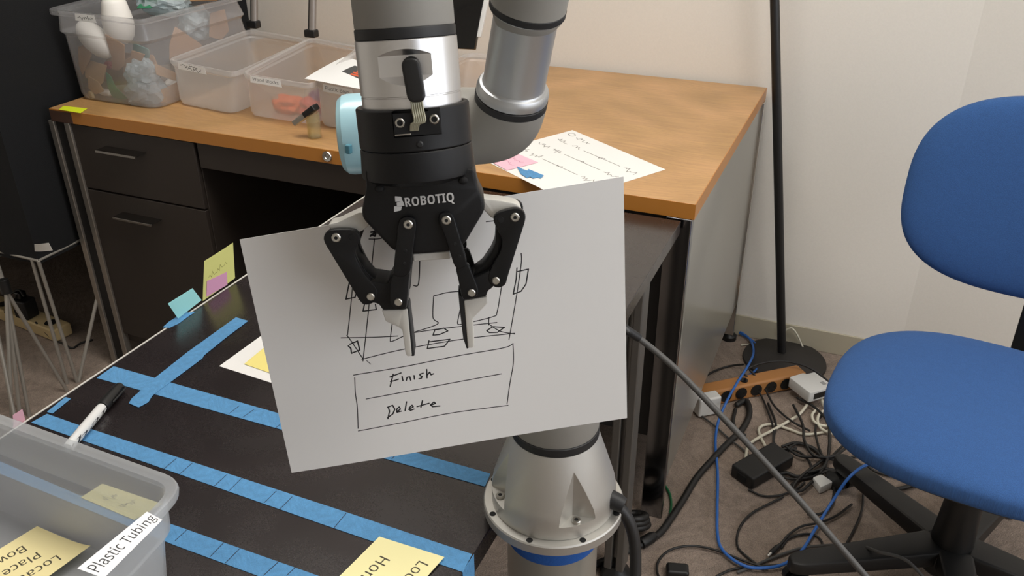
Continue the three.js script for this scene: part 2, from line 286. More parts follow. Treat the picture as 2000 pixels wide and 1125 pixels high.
tape('blue tape strip running across the table behind the hanging paper, third from the front', [[-0.861,0.715,-0.6742],[-0.3137,0.715,-0.6711],[-0.3107,0.715,-0.6498],[-0.8602,0.715,-0.6447]], 0, [[[-0.4253,0.715,-0.6646], [-0.4264,0.715,-0.6509]], [[-0.6503,0.715,-0.6671], [-0.6515,0.715,-0.6484]], [[-0.6288,0.715,-0.6681], [-0.6314,0.715,-0.6491]], [[-0.5812,0.715,-0.6548], [-0.582,0.715,-0.6469]]]);
tape('longest blue tape strip with paired pen lines, passing under the marker pen', [[-0.8558,0.715,-0.5631],[-0.7997,0.715,-0.5613],[-0.4502,0.715,-0.5586],[-0.2815,0.715,-0.5559],[-0.2798,0.715,-0.5317],[-0.4337,0.715,-0.5338],[-0.6332,0.715,-0.5382],[-0.859,0.715,-0.543]], 0, [[[-0.6511,0.715,-0.5581], [-0.6512,0.715,-0.5381]], [[-0.629,0.715,-0.5587], [-0.6289,0.715,-0.5381]], [[-0.5805,0.715,-0.5584], [-0.5806,0.715,-0.5367]], [[-0.5615,0.715,-0.5591], [-0.5609,0.715,-0.537]], [[-0.5138,0.715,-0.5568], [-0.5146,0.715,-0.5367]], [[-0.4928,0.715,-0.556], [-0.4935,0.715,-0.5355]], [[-0.4263,0.715,-0.5571], [-0.426,0.715,-0.5344]]]);
tape('blue tape strip nearest the front, coming out from the clear bin', [[-0.5778,0.715,-0.4742],[-0.4149,0.715,-0.4743],[-0.3655,0.715,-0.474],[-0.3612,0.715,-0.4498],[-0.4568,0.715,-0.4519],[-0.5582,0.715,-0.4524],[-1.12,0.715,-0.4743],[-1.1542,0.715,-0.4958],[-0.708,0.715,-0.4702]], 0, [[[-0.5622,0.715,-0.4737], [-0.5626,0.715,-0.4573]], [[-0.5159,0.715,-0.4739], [-0.5158,0.715,-0.4533]], [[-0.496,0.715,-0.474], [-0.4967,0.715,-0.4527]], [[-0.4503,0.715,-0.4735], [-0.4527,0.715,-0.4543]], [[-0.4309,0.715,-0.4746], [-0.4324,0.715,-0.4628]]]);
tape('short diagonal blue tape strip crossing the strip behind the pen', [[-0.7944,0.715,-0.84],[-0.7714,0.715,-0.8385],[-0.7705,0.715,-0.7872],[-0.7678,0.715,-0.74],[-0.7648,0.715,-0.7344],[-0.7646,0.715,-0.6708],[-0.7644,0.715,-0.6417],[-0.7588,0.715,-0.6287],[-0.762,0.715,-0.6158],[-0.7795,0.715,-0.6178],[-0.784,0.715,-0.6275],[-0.7902,0.715,-0.6765],[-0.7931,0.715,-0.7213],[-0.7942,0.715,-0.7373]], 1.4);
tape('small blue tape scrap on the table edge in front of the turquoise note', [[-0.8757,0.715,-0.8191],[-0.8778,0.715,-0.828],[-0.8701,0.715,-0.8246],[-0.8607,0.715,-0.8302],[-0.8608,0.715,-0.814],[-0.8594,0.715,-0.7956],[-0.8632,0.715,-0.7801],[-0.873,0.715,-0.7776],[-0.8762,0.715,-0.7933],[-0.8756,0.715,-0.8094]], 0);
tape('small blue tape piece along the table edge left of the pen', [[-0.8627,0.715,-0.5971],[-0.8535,0.715,-0.5974],[-0.8494,0.715,-0.5657],[-0.8583,0.715,-0.5654]], 1.4);
// the end of the long strip folded down over the table's side
single('tape_strip', 'end of blue tape folded down over the right side of the table', 'tape', metric(box(TX1 + 0.0002, TX1 + 0.0007, TH - 0.075, TH + 0.001, [-0.2815,0.715,-0.5559][2], [-0.2815,0.715,-0.5559][2] + 0.025, 0.0001)), M.tape);

// ---------------------------------------------------------------- notes and sheets of paper
const hand = (x, s, px, py, size, ang, font = 'sans-serif') => { x.save(); x.translate(px, py); x.rotate(ang); x.transform(1, 0, -0.12, 1, 0, 0); x.font = size + 'px ' + font; x.fillText(s, 0, 0); x.restore(); };
function scribble(x, px, py, w, h, n, ang, r) {   // handwriting too small in the photograph to read
  x.save(); x.translate(px, py); x.rotate(ang); x.beginPath(); x.moveTo(0, 0);
  for (let i = 1; i <= n; i++) x.lineTo(w * i / n, (r() - 0.5) * h * (i % 3 ? 1 : 1.8)); x.stroke(); x.restore();
}
function note(label, corners, base, draw, bend, group) {
  const m = draw ? std(0xffffff, 0.9, { map: canvasTex(384, 384, (x, w, h) => { x.fillStyle = base; x.fillRect(0, 0, w, h); x.fillStyle = x.strokeStyle = '#4a4536'; x.lineWidth = 5; x.lineCap = 'round'; draw(x, w, h); }) }) : std(base, 0.9);
  return single('sticky_note', label, 'sticky note', sheet(corners, 0.0003, bend), m, group);
}
const up = (c, ys) => c.map((p, i) => [p[0], p[1] + ys[i], p[2]]);
{ // "Location Home" near the front right corner of the table
  const tl = [-0.376,0.7166,-0.5392], tr = [-0.3036,0.7166,-0.5399], d = [-0.012, 0, 0.0755];
  note('pale yellow sticky note reading Location Home at the front of the table', [tl, tr, [tr[0] + d[0], TH + 0.0012, tr[2] + d[2]], [tl[0] + d[0], TH + 0.0012, tl[2] + d[2]]], '#f4ecb2', (x) => { hand(x, 'Location', 285, 58, 84, Math.PI / 2); hand(x, 'Home', 92, 100, 88, Math.PI / 2); }, (u, v) => 0.0015 * Math.pow(1 - v, 2));
}
{ // "Location Place Bowl" in the clear bin, one corner curling
  const tl = [-0.6982,0.7225,-0.4136], tr = [-0.6214,0.7225,-0.4103], d = [-0.016, 0, 0.074];
  note('yellow sticky note reading Location Place Bowl lying in the clear bin', [tl, tr, [tr[0] + d[0], 0.7222, tr[2] + d[2]], [tl[0] + d[0], 0.7222, tl[2] + d[2]]], '#f8eab0', (x) => { hand(x, 'Location', 278, 95, 76, Math.PI / 2 + 0.1); hand(x, 'Place', 172, 120, 74, Math.PI / 2 + 0.1); hand(x, 'Bowl', 72, 120, 74, Math.PI / 2 + 0.1); }, (u, v) => 0.006 * Math.pow(u, 4) * (1 - v) + 0.001);
}
note('yellow sticky note lying flat on the table behind the clear bin wall', up([[-0.6948,0.716,-0.4929],[-0.6112,0.716,-0.4933],[-0.6215,0.716,-0.4635],[-0.699,0.716,-0.4675]], [0, 0, 0, 0]), '#e9e0a0', (x) => { scribble(x, 250, 90, 190, 40, 12, 1.6, rng(5)); scribble(x, 130, 100, 170, 40, 12, 1.6, rng(6)); }, (u, v) => 0.0004);
note('tall yellow-green sticky note standing up at the table edge', [[-0.8705,0.7755,-0.8769], [-0.8705,0.7771,-0.9424], [-0.8705,0.7199,-0.9336], [-0.8705,0.7172,-0.8587]], '#d6d685', (x) => { x.strokeStyle = '#8f8f4c'; scribble(x, 60, 190, 230, 50, 14, -0.15, rng(9)); }, (u, v) => 0.0008 * Math.sin(u * 3));
note('pink sticky flag on the lower half of the yellow-green note', [[-0.8697,0.7439,-0.8736], [-0.8697,0.7385,-0.9176], [-0.8697,0.718,-0.9138], [-0.8697,0.7204,-0.8665]], '#d79ec0', null, (u, v) => 0.0003);
note('turquoise sticky note standing up at the table edge', [[-0.8705,0.7465,-0.7936], [-0.8705,0.7462,-0.844], [-0.8705,0.7202,-0.8561], [-0.8705,0.7159,-0.805]], '#a5e8ea', null, (u, v) => 0.0008 * v);
note('pink sticky note at the table edge behind the clear bin', [[-0.8705,0.7306,-0.532], [-0.8705,0.7304,-0.5454], [-0.8705,0.7137,-0.5444], [-0.8705,0.7124,-0.5268]], '#eab4c2', null, () => 0);
note('neon yellow-green sticky flag on the left corner of the desk', [[-1.8076,0.7458,-1.4665],[-1.7362,0.7458,-1.4725],[-1.7222,0.7458,-1.4377],[-1.7935,0.7458,-1.44]], '#dcea1c', null, () => 0.0002);
single('paper_sheet', 'white sheet half hidden behind the hanging paper on the black table', 'paper', sheet([[-0.7291,0.7156,-0.8137],[-0.5855,0.7156,-0.8233],[-0.5875,0.7156,-0.7194],[-0.7322,0.7156,-0.7282]], 0.0002), M.paperWhite);
note('yellow sticky note on the white sheet lying on the black table', [[-0.7054,0.7162,-0.802],[-0.6424,0.7162,-0.7985],[-0.6311,0.7162,-0.7371],[-0.7041,0.7162,-0.7443]], '#f4e58c', null, (u, v) => 0.0003);
{ const m = std(0xffffff, 0.9, { map: canvasTex(1024, 768, (x, w, h) => {
    x.fillStyle = '#e9e8e4'; x.fillRect(0, 0, w, h); x.strokeStyle = '#77756f'; x.lineWidth = 5; const r = rng(31);
    x.beginPath(); x.ellipse(80, 60, 34, 22, 0.2, 0, 6.3); x.stroke(); scribble(x, 150, 70, 170, 34, 14, 0.05, r);
    [[90, 180], [60, 315], [30, 470]].forEach(([a, b], i) => { scribble(x, a, b, 130, 36, 12, 0.02, r); scribble(x, a + 175, b + 4, 100, 36, 10, 0.02, r); x.beginPath(); x.moveTo(a + 310, b + 8); x.lineTo(a + 700, b + 4); x.stroke(); scribble(x, a + 470, b + 2, 60, 26, 8, 0, r); scribble(x, a + 740, b + 6, 130, 34, 12, 0, r); });
  }) });
  single('paper_sheet', 'white sheet with three handwritten rows lying on the wooden desk', 'paper', sheet([[-0.604,0.7455,-1.758],[-0.3523,0.7455,-1.5935],[-0.479,0.7455,-1.3688],[-0.729,0.7455,-1.5221]], 0.0002), m); }
note('pink sticky note on the corner of the handwritten sheet on the desk', [[-0.6692,0.7464,-1.5743],[-0.5976,0.7464,-1.534],[-0.6371,0.7464,-1.4676],[-0.683,0.7464,-1.4989]], '#f7bccb', (x) => { x.strokeStyle = '#a06a88'; scribble(x, 90, 130, 200, 50, 12, 0.1, rng(3)); scribble(x, 70, 240, 230, 40, 12, 0.05, rng(4)); }, (u, v) => 0.0006 * v);
note('second pink sticky note mostly hidden behind the robot elbow on the desk', [[-0.7027,0.7464,-1.6061],[-0.6725,0.7464,-1.6437],[-0.6631,0.7464,-1.6152],[-0.6846,0.7464,-1.5646]], '#f3c0c8', null, () => 0.0002);
single('tape_strip', 'small torn blue tape piece beside the pink note on the desk', 'tape', metric(flat([[-0.6286,0.7462,-1.4965],[-0.6107,0.7462,-1.4852],[-0.5992,0.7462,-1.4807],[-0.6005,0.7462,-1.4894],[-0.5605,0.7462,-1.4695],[-0.56,0.7462,-1.452],[-0.5674,0.7462,-1.4548],[-0.5745,0.7462,-1.446],[-0.5812,0.7462,-1.4521],[-0.5855,0.7462,-1.4444],[-0.6048,0.7462,-1.4602]], 0.7468, 0.0003)), M.tape);

// ---------------------------------------------------------------- the hanging paper with its drawing
const PAP = { p: [-0.2792,0.9868,-0.5202], e: [0.8795,0.1367,-0.4559], d: [0.1397,-0.9898,-0.0275], n: [0.455,0.0395,0.8896], c: [[-0.4137,1.0743,-0.4552],[-0.1606,1.1142,-0.5867],[-0.1443,0.899,-0.5852],[-0.3984,0.8599,-0.4538]] };
{
  const lines = [
    [2, [[0.2291,0.6046],[0.3722,0.6045],[0.5217,0.5974],[0.6518,0.5956],[0.6814,0.5837]]], [2, [[0.2308,0.6167],[0.2252,0.6835],[0.2234,0.7509],[0.2153,0.8428]]], [2, [[0.2147,0.8552],[0.3451,0.8505],[0.4898,0.845],[0.6529,0.8536]]], [2, [[0.6814,0.5837],[0.6782,0.6662],[0.6631,0.7588],[0.6503,0.8467]]], [2, [[0.2525,0.7175],[0.3936,0.7134],[0.5308,0.7098],[0.6418,0.707]]],
    [3, [[0.3386,0.6296],[0.3324,0.6516],[0.3253,0.6794]]], [3, [[0.3288,0.6389],[0.3445,0.634],[0.3605,0.6293]]], [3, [[0.3284,0.6594],[0.3409,0.6574],[0.3507,0.6548]]], [3, [[0.3623,0.6459],[0.3629,0.6638]]], [3, [[0.3723,0.6662],[0.3758,0.6524],[0.3837,0.6529],[0.3847,0.6679]]], [3, [[0.3958,0.6501],[0.3957,0.6663]]], [3, [[0.422,0.6465],[0.4128,0.6486],[0.4128,0.6552],[0.4181,0.6602],[0.4153,0.6669],[0.4086,0.6681]]], [3, [[0.4332,0.6332],[0.4314,0.6695]]], [3, [[0.4329,0.6581],[0.4406,0.6468],[0.4435,0.6594],[0.4509,0.6568]]],
    [3, [[0.3106,0.769],[0.3122,0.7893],[0.3044,0.8219]]], [3, [[0.3086,0.77],[0.3236,0.7648],[0.3282,0.7843],[0.3205,0.8038],[0.3043,0.8165]]], [3, [[0.332,0.7976],[0.3438,0.7884],[0.3417,0.7771],[0.3333,0.7856],[0.3336,0.7995],[0.3452,0.798]]], [3, [[0.3641,0.7601],[0.3567,0.7979]]], [3, [[0.3674,0.7961],[0.3811,0.7874],[0.3785,0.7791],[0.3694,0.7889],[0.3714,0.8017],[0.3823,0.7984]]], [3, [[0.4096,0.7674],[0.4029,0.7946]]], [3, [[0.3922,0.7895],[0.4273,0.7834]]], [3, [[0.4315,0.7944],[0.4456,0.7889],[0.4418,0.7818],[0.431,0.7912],[0.4362,0.8018],[0.4569,0.8041]]],
    [2, [[0.2695,0.2284],[0.25,0.3364],[0.2314,0.4335]]], [2, [[0.2293,0.4344],[0.2399,0.4652],[0.2628,0.5445]]], [2, [[0.3432,0.0778],[0.3217,0.1996],[0.3008,0.3346],[0.2612,0.5517]]], [2, [[0.3291,0.0752],[0.3533,0.0802],[0.3801,0.0773]]], [4, [[0.3339,0.0651],[0.3517,0.0508],[0.3371,0.0513]]], [4, [[0.3513,0.0507],[0.3453,0.0677],[0.3374,0.0606]]],
    [2, [[0.2129,0.4407],[0.3101,0.462],[0.3672,0.4718]]], [2, [[0.2591,0.5436],[0.3766,0.5309],[0.5417,0.5296],[0.6884,0.5415]]], [2, [[0.41,0.4691],[0.4675,0.4702],[0.5438,0.4758],[0.6415,0.4839]]], [2, [[0.4779,0.3338],[0.4689,0.4192],[0.479,0.4495],[0.4102,0.4677]]], [2, [[0.4779,0.3338],[0.5201,0.3292],[0.5608,0.3355]]], [2, [[0.5608,0.3355],[0.5429,0.4157],[0.5341,0.461],[0.5439,0.4671]]], [2, [[0.6622,0.3446],[0.645,0.4408],[0.6336,0.457],[0.5788,0.4647]]], [2, [[0.3565,0.4169],[0.3452,0.4804],[0.3491,0.4895],[0.3809,0.4767]]],
    [2.6, [[0.4699,0.4708],[0.463,0.4927],[0.4811,0.4943],[0.5049,0.4854],[0.4953,0.4712],[0.4701,0.4723]]], [2.6, [[0.45,0.5126],[0.4426,0.5445],[0.4909,0.5468],[0.5079,0.5211],[0.4484,0.5174]]], [2, [[0.7224,0.2236],[0.72,0.2676],[0.6989,0.4034],[0.6713,0.5642]]], [2.6, [[0.7082,0.2773],[0.7041,0.3195],[0.6929,0.3791]]], [2.6, [[0.7066,0.2922],[0.7388,0.2895],[0.7295,0.3468],[0.7145,0.3729],[0.6929,0.3791]]],
    [2, [[0.6209,0.4582],[0.6183,0.4892]]], [2, [[0.6184,0.484],[0.6492,0.5228],[0.6881,0.5444]]], [2.6, [[0.6119,0.5105],[0.6302,0.4988],[0.6613,0.5095],[0.6412,0.5253],[0.6184,0.5211],[0.6119,0.5105]]], [2.6, [[0.2693,0.2242],[0.2593,0.2287],[0.2436,0.2893],[0.2687,0.2877],[0.2795,0.2517]]], [2.6, [[0.2776,0.299],[0.2914,0.2925]]], [2.6, [[0.2903,0.3213],[0.2836,0.3475],[0.3196,0.3499],[0.3193,0.3284]]], [3, [[0.2285,0.4787],[0.2341,0.4906],[0.2335,0.5114],[0.2576,0.5032],[0.2554,0.4646],[0.2334,0.4725]]], [2.4, [[0.4533,0.1832],[0.4416,0.2756],[0.4275,0.2792]]], [2, [[0.6374,0.0823],[0.6767,0.085]]], [1.4, [[0.2713,0.552],[0.281,0.5704]]], [2.6, [[0.553,0.2935],[0.5721,0.2911]]],
  ];
  const W = 2000, H = Math.round(W * 0.745);
  const tex = canvasTex(W, H, (x) => {
    x.fillStyle = '#f1f1ef'; x.fillRect(0, 0, W, H); x.strokeStyle = '#1b1a1d'; x.lineCap = x.lineJoin = 'round';
    for (const [w, p] of lines) {
      x.lineWidth = w * 2.5; x.beginPath(); const q = p.map(([u, v]) => [u * W, v * H]); x.moveTo(...q[0]);
      if (q.length === 2) x.lineTo(...q[1]); else { const c = new THREE.SplineCurve(q.map((a) => new THREE.Vector2(...a))); if (w < 2.5) c.getPoints(q.length * 8).forEach((a) => x.lineTo(a.x, a.y)); else q.slice(1).forEach((a) => x.lineTo(...a)); }
      x.stroke();
    }
  });
  const t = thing('paper_sheet', 'white paper with a pen sketch and the words Finish and Delete behind the gripper', 'paper', PAP.p);
  part(t, 'sheet', sheet(PAP.c, 0.0003, (u, v) => 0.0012 * Math.sin(u * 5 + 1) * v, 24, 18), std(0xffffff, 0.9, { map: tex }));
}
// ---------------------------------------------------------------- gripper
const GR = { p: [-0.2829,1.175,-0.4947], q: [-0.0823,0.2257,0.0448,0.9697] };
const gq = new THREE.Quaternion(...GR.q), gm = new THREE.Matrix4().compose(V(GR.p), gq, new THREE.Vector3(1, 1, 1));
const GW = (p) => V(p).applyMatrix4(gm).toArray();          // gripper axes to world
const cylY = (profile, seg = 72) => creased(new THREE.LatheGeometry(profile.map(([r, y]) => new THREE.Vector2(Math.max(r, 1e-5), y)), seg), 0.5);
const cylZ = (x, y, z0, r, h, seg = 28) => creased(new THREE.LatheGeometry([[0, 0], [r, 0], [r, h - 0.0005], [r - 0.0006, h], [0, h]].map(([a, b]) => new THREE.Vector2(Math.max(a, 1e-5), b)), seg).rotateX(Math.PI / 2).translate(x, y, z0), 0.5);
const csg = new Evaluator(); csg.useGroups = false; csg.attributes = ['position', 'normal', 'uv'];
function cut(a, ...bs) { let r = new Brush(a.index ? a : BGU.mergeVertices(a)); r.updateMatrixWorld(); for (const b of bs) { const k = new Brush(b); k.updateMatrixWorld(); r = csg.evaluate(r, k, SUBTRACTION); } return r.geometry; }
{
  const t = thing('robot_gripper', 'black two-finger robot gripper lettered ROBOTIQ in front of the hanging paper', 'gripper', GR.p);
  t.quaternion.copy(gq);
  // coupling ring round the wrist, with a cut-out panel in front
  const ringC = cylY([[0.0335, -0.02], [0.0335, 0.0046], [0.0345, 0.0054], [0.0368, 0.0054], [0.0378, 0.0044], [0.0378, -0.0205], [0.0374, -0.0212], [0.0335, -0.0212], [0.0335, -0.02]]);
  const pw = [-0.011,0.0029], pe = [0.0194,-0.0069];
  const coupling = lpart(t, 'coupling', cut(ringC, new THREE.BoxGeometry(pe[0] - pw[0], 0.02, 0.004).translate((pe[0] + pw[0]) / 2, -0.0015, 0.0378)), M.gripBlack);
  lpart(coupling, 'panel', box(pw[0] + 0.0003, pe[0] - 0.0003, -0.0112, 0.0035, 0.0346, 0.0361, 0.0004), M.gripMatte);
  for (const c of [[-0.0064,-0.0025], [0.0153,-0.0017]]) { const s = lpart(coupling, 'screw', cut(cylZ(c[0], c[1], 0.0355, 0.0031, 0.0015), new THREE.CylinderGeometry(0.0019, 0.0019, 0.004, 20).rotateX(Math.PI / 2).translate(c[0], c[1], 0.0372)), M.steel); lpart(s, 'screw_hole', cylZ(c[0], c[1], 0.0352, 0.0018, 0.0005), M.hole); }
  { const a = [-0.0103,-0.0097], b = [0,-0.0098]; lpart(coupling, 'slot', new RoundedBoxGeometry(b[0] - a[0], 0.0009, 0.003, 2, 0.0004).rotateZ(0.02).translate((a[0] + b[0]) / 2, (a[1] + b[1]) / 2, 0.0366), M.steel); }
  // body and palm
  const body = lpart(t, 'body', cylY([[0, -0.0218], [0.0372, -0.0218], [0.0377, -0.0226], [0.0386, -0.0385], [0.0382, -0.0410], [0.035, -0.0432], [0.0275, -0.0455], [0.0205, -0.0468], [0, -0.0468]]), M.gripBlack);
  { const b = [0.0049,-0.0166]; lpart(body, 'button', along([b[0], b[1], 0.0368], [b[0], b[1], 1], [[0, 0], [0.0022, 0], [0.0022, 0.0014], [0.0014, 0.002], [0, 0.0021]], 24), M.rubber); }
  const palmPts = [[-0.0344,-0.0325],[-0.034,-0.0438],[-0.0393,-0.0607],[-0.039,-0.0663],[-0.0209,-0.0901],[-0.0077,-0.0934],[0.0152,-0.0934],[0.0271,-0.0891],[0.0426,-0.0666],[0.0434,-0.0601],[0.0392,-0.0504],[0.0384,-0.0378]];
  const palm = lpart(t, 'palm', slab(palmPts, -0.0205, 0.0205, 0.004, 0.0022), M.gripMatte);
  for (const [c, s] of [[[-0.0258,-0.0478], -1], [[0.0301,-0.0464], 1]]) { const g = new THREE.SphereGeometry(0.0028, 20, 12).scale(1.15, 0.9, 0.55).translate(c[0], c[1] + 0.0015, 0.0208); lpart(palm, 'screw_recess', g, M.hole); }
  lpart(palm, 'palm_plate', box([-0.0087,-0.0982][0], [0.017,-0.0972][0], [-0.0045,-0.0992][1], [-0.004,-0.0937][1], -0.019, 0.017, 0.001), M.castPale, 'pale strip under the palm');
  { // lettering and emblem printed on the palm
    const font = await new FontLoader().loadAsync('fonts/droid/droid_sans_bold.typeface.json');
    const a = [-0.0097,-0.0598], b = [0.0232,-0.0584], g = new TextGeometry('ROBOTIQ', { font, size: 1, depth: 0.1, curveSegments: 6, bevelEnabled: false });
    g.computeBoundingBox(); const bb = g.boundingBox, w = bb.max.x - bb.min.x, h = 0.0062;
    g.translate(-bb.min.x, 0, 0).scale((b[0] - a[0]) / w, h, 0.002).rotateZ(Math.atan2(b[1] - a[1], b[0] - a[0]) * 0.9).translate(a[0], a[1], 0.0205);
    lpart(palm, 'lettering', g, M.print, 'pale grey lettering ROBOTIQ');
    for (const q of [[[-0.0161,-0.0521],[-0.0119,-0.0527],[-0.0114,-0.0559],[-0.0162,-0.0558]], [[-0.0154,-0.0564],[-0.0112,-0.0556],[-0.0103,-0.059],[-0.0154,-0.0589]], [[-0.0173,-0.0589],[-0.0121,-0.0594],[-0.013,-0.062],[-0.0178,-0.0627]]]) lpart(palm, 'emblem', slab(q, 0.0205, 0.0207, 0.0004, 0.00004), M.print);
  }
  const bolt = (parent, c, z, hex) => { const s = lpart(parent, 'bolt', cylZ(c[0], c[1], z, hex ? 0.0031 : 0.0027, 0.0014), M.steel); if (hex) lpart(s, 'hex_socket', new THREE.CylinderGeometry(0.0013, 0.0013, 0.0003, 6).rotateX(Math.PI / 2).translate(c[0], c[1], z + 0.0014), M.hole); };
  const both = (pts, z0, z1, r, bev) => merge(slab(pts, z0, z1, r, bev), slab(pts, -z1, -z0, r, bev));
  const finger = (d) => {
    const arm = lpart(t, 'knuckle_arm', slab(d.arm, -0.009, 0.009, 0.003, 0.001), M.castPale, 'pale cast aluminium arm');
    const outer = lpart(t, 'outer_link', both(d.outer, 0.0102, 0.0165, 0.0045, 0.0008), M.gripBlack);
    lpart(outer, 'link_web', slab(d.web, -0.0102, 0.0102, 0.002, 0.0006), M.gripMatte);
    const inner = lpart(t, 'inner_link', merge(both(d.innerTop, 0.0206, 0.0252, 0.006, 0.0008), both(d.innerLow, 0.0168, 0.0222, 0.004, 0.0008)), M.gripBlack);
    const coup = lpart(t, 'finger_coupler', slab(d.coupler, -0.0160, 0.0160, 0.002, 0.0008), M.gripMatte);
    bolt(outer, d.bolts[0], 0.0165, true); bolt(outer, d.bolts[1], 0.0165, false); bolt(inner, d.bolts[2], 0.0252, true); bolt(inner, d.bolts[3], 0.0222, false);
    for (const h of d.holes) lpart(inner, 'hole', cylZ(h[0], h[1], 0.0250, 0.0016, 0.0004), M.hole);
    const hr = d.ring; lpart(outer, 'hole', cylZ(hr[0], hr[1], 0.0163, 0.0026, 0.0004), M.hole);
    const tip = lpart(t, 'fingertip', slab(d.tip, -0.0105, 0.0105, 0.0012, 0.0007), M.castPale, 'pale metal fingertip');
    lpart(tip, 'fingertip_pad', slab(d.pad, -0.0098, 0.0098, 0.0006, 0.0003), M.rubber, 'black rubber gripping pad');
  };
  finger({
    arm: [[-0.0649,-0.0726],[-0.0641,-0.0702],[-0.0582,-0.0697],[-0.0518,-0.067],[-0.0411,-0.063],[-0.0344,-0.0695],[-0.038,-0.0746],[-0.0443,-0.078],[-0.0486,-0.0761],[-0.0612,-0.0752]],
    outer: [[-0.067,-0.076],[-0.0641,-0.0734],[-0.059,-0.0727],[-0.0466,-0.0736],[-0.0429,-0.0774],[-0.0438,-0.0819],[-0.0472,-0.0882],[-0.0479,-0.092],[-0.0436,-0.1048],[-0.0353,-0.1167],[-0.0354,-0.1222],[-0.0385,-0.1269],[-0.0452,-0.1284],[-0.0481,-0.1258],[-0.0678,-0.0804]],
    web: [[-0.0493,-0.0893],[-0.0474,-0.096],[-0.044,-0.1008],[-0.0427,-0.1052],[-0.0363,-0.1125],[-0.0284,-0.1153],[-0.0284,-0.1192],[-0.0354,-0.1202],[-0.0418,-0.1157],[-0.0464,-0.1065]],
    innerTop: [[-0.0153,-0.069],[-0.0131,-0.0664],[-0.0083,-0.0656],[-0.0044,-0.067],[-0.0032,-0.071],[-0.0114,-0.1072],[-0.0227,-0.107],[-0.0212,-0.0978]], innerLow: [[-0.022,-0.1033],[-0.0109,-0.1041],[-0.0123,-0.1095],[-0.0149,-0.1235],[-0.0162,-0.1316],[-0.0249,-0.1309],[-0.0275,-0.1265],[-0.0255,-0.1108]],
    coupler: [[-0.0406,-0.1108],[-0.0351,-0.112],[-0.0281,-0.114],[-0.0261,-0.1103],[-0.0226,-0.1078],[-0.0126,-0.1094],[-0.0156,-0.1255],[-0.017,-0.1339],[-0.0338,-0.1327],[-0.0349,-0.129],[-0.0385,-0.1269],[-0.0448,-0.1272]],
    bolts: [[-0.0589,-0.0783], [-0.0405,-0.1221], [-0.0088,-0.0708], [-0.0213,-0.1257]], holes: [[-0.0126,-0.0888], [-0.0142,-0.0977]], ring: [-0.0483,-0.0788],
    tip: [[-0.0348,-0.1346],[-0.021,-0.1355],[-0.0167,-0.1351],[-0.0173,-0.1713],[-0.0207,-0.1713],[-0.0216,-0.1682],[-0.022,-0.1508],[-0.0247,-0.1483],[-0.0296,-0.1454],[-0.033,-0.1434],[-0.0338,-0.1396]], pad: [[-0.0168,-0.1326],[-0.0159,-0.1345],[-0.0154,-0.1715],[-0.0176,-0.1716],[-0.017,-0.1363]],
  });
  finger({
    arm: [[0.0411,-0.0597],[0.0436,-0.0609],[0.0536,-0.0626],[0.0651,-0.0657],[0.069,-0.0704],[0.0646,-0.0739],[0.0506,-0.0745],[0.0472,-0.075],[0.0447,-0.0715],[0.0406,-0.0666]],
    outer: [[0.0477,-0.0737],[0.051,-0.0694],[0.0646,-0.0668],[0.0699,-0.07],[0.0704,-0.075],[0.0548,-0.1166],[0.0534,-0.1213],[0.0483,-0.1234],[0.0427,-0.1204],[0.0414,-0.1146],[0.0444,-0.1079],[0.0524,-0.0952],[0.0536,-0.0887],[0.05,-0.0802]],
    web: [[0.0499,-0.0818],[0.0487,-0.0922],[0.0457,-0.0987],[0.0389,-0.1077],[0.0314,-0.1127],[0.0319,-0.1162],[0.0414,-0.113],[0.0497,-0.1023],[0.0537,-0.0915],[0.0522,-0.0825]],
    innerTop: [[0.0113,-0.0698],[0.0127,-0.0651],[0.0172,-0.0644],[0.0217,-0.066],[0.0289,-0.103],[0.02,-0.1054],[0.0144,-0.0791]], innerLow: [[0.0196,-0.1032],[0.0288,-0.1011],[0.0347,-0.1222],[0.0326,-0.1266],[0.0245,-0.1282],[0.0225,-0.1263],[0.0209,-0.111]],
    coupler: [[0.0253,-0.1178],[0.0326,-0.1144],[0.0431,-0.1098],[0.0467,-0.1195],[0.0438,-0.1229],[0.0406,-0.1247],[0.0395,-0.1285],[0.0254,-0.1301],[0.0227,-0.1269],[0.0224,-0.1199]],
    bolts: [[0.0629,-0.0733], [0.0468,-0.1173], [0.0168,-0.0698], [0.0295,-0.123]], holes: [[0.021,-0.0868], [0.0231,-0.0955]], ring: [0.0531,-0.0745],
    tip: [[0.0235,-0.1322],[0.0399,-0.1306],[0.04,-0.1355],[0.0357,-0.1397],[0.0287,-0.146],[0.0281,-0.1666],[0.0272,-0.1685],[0.0233,-0.1685]], pad: [[0.0199,-0.1264],[0.0239,-0.132],[0.0239,-0.1687],[0.0224,-0.1692],[0.0205,-0.1606],[0.0199,-0.1393]],
  });
}

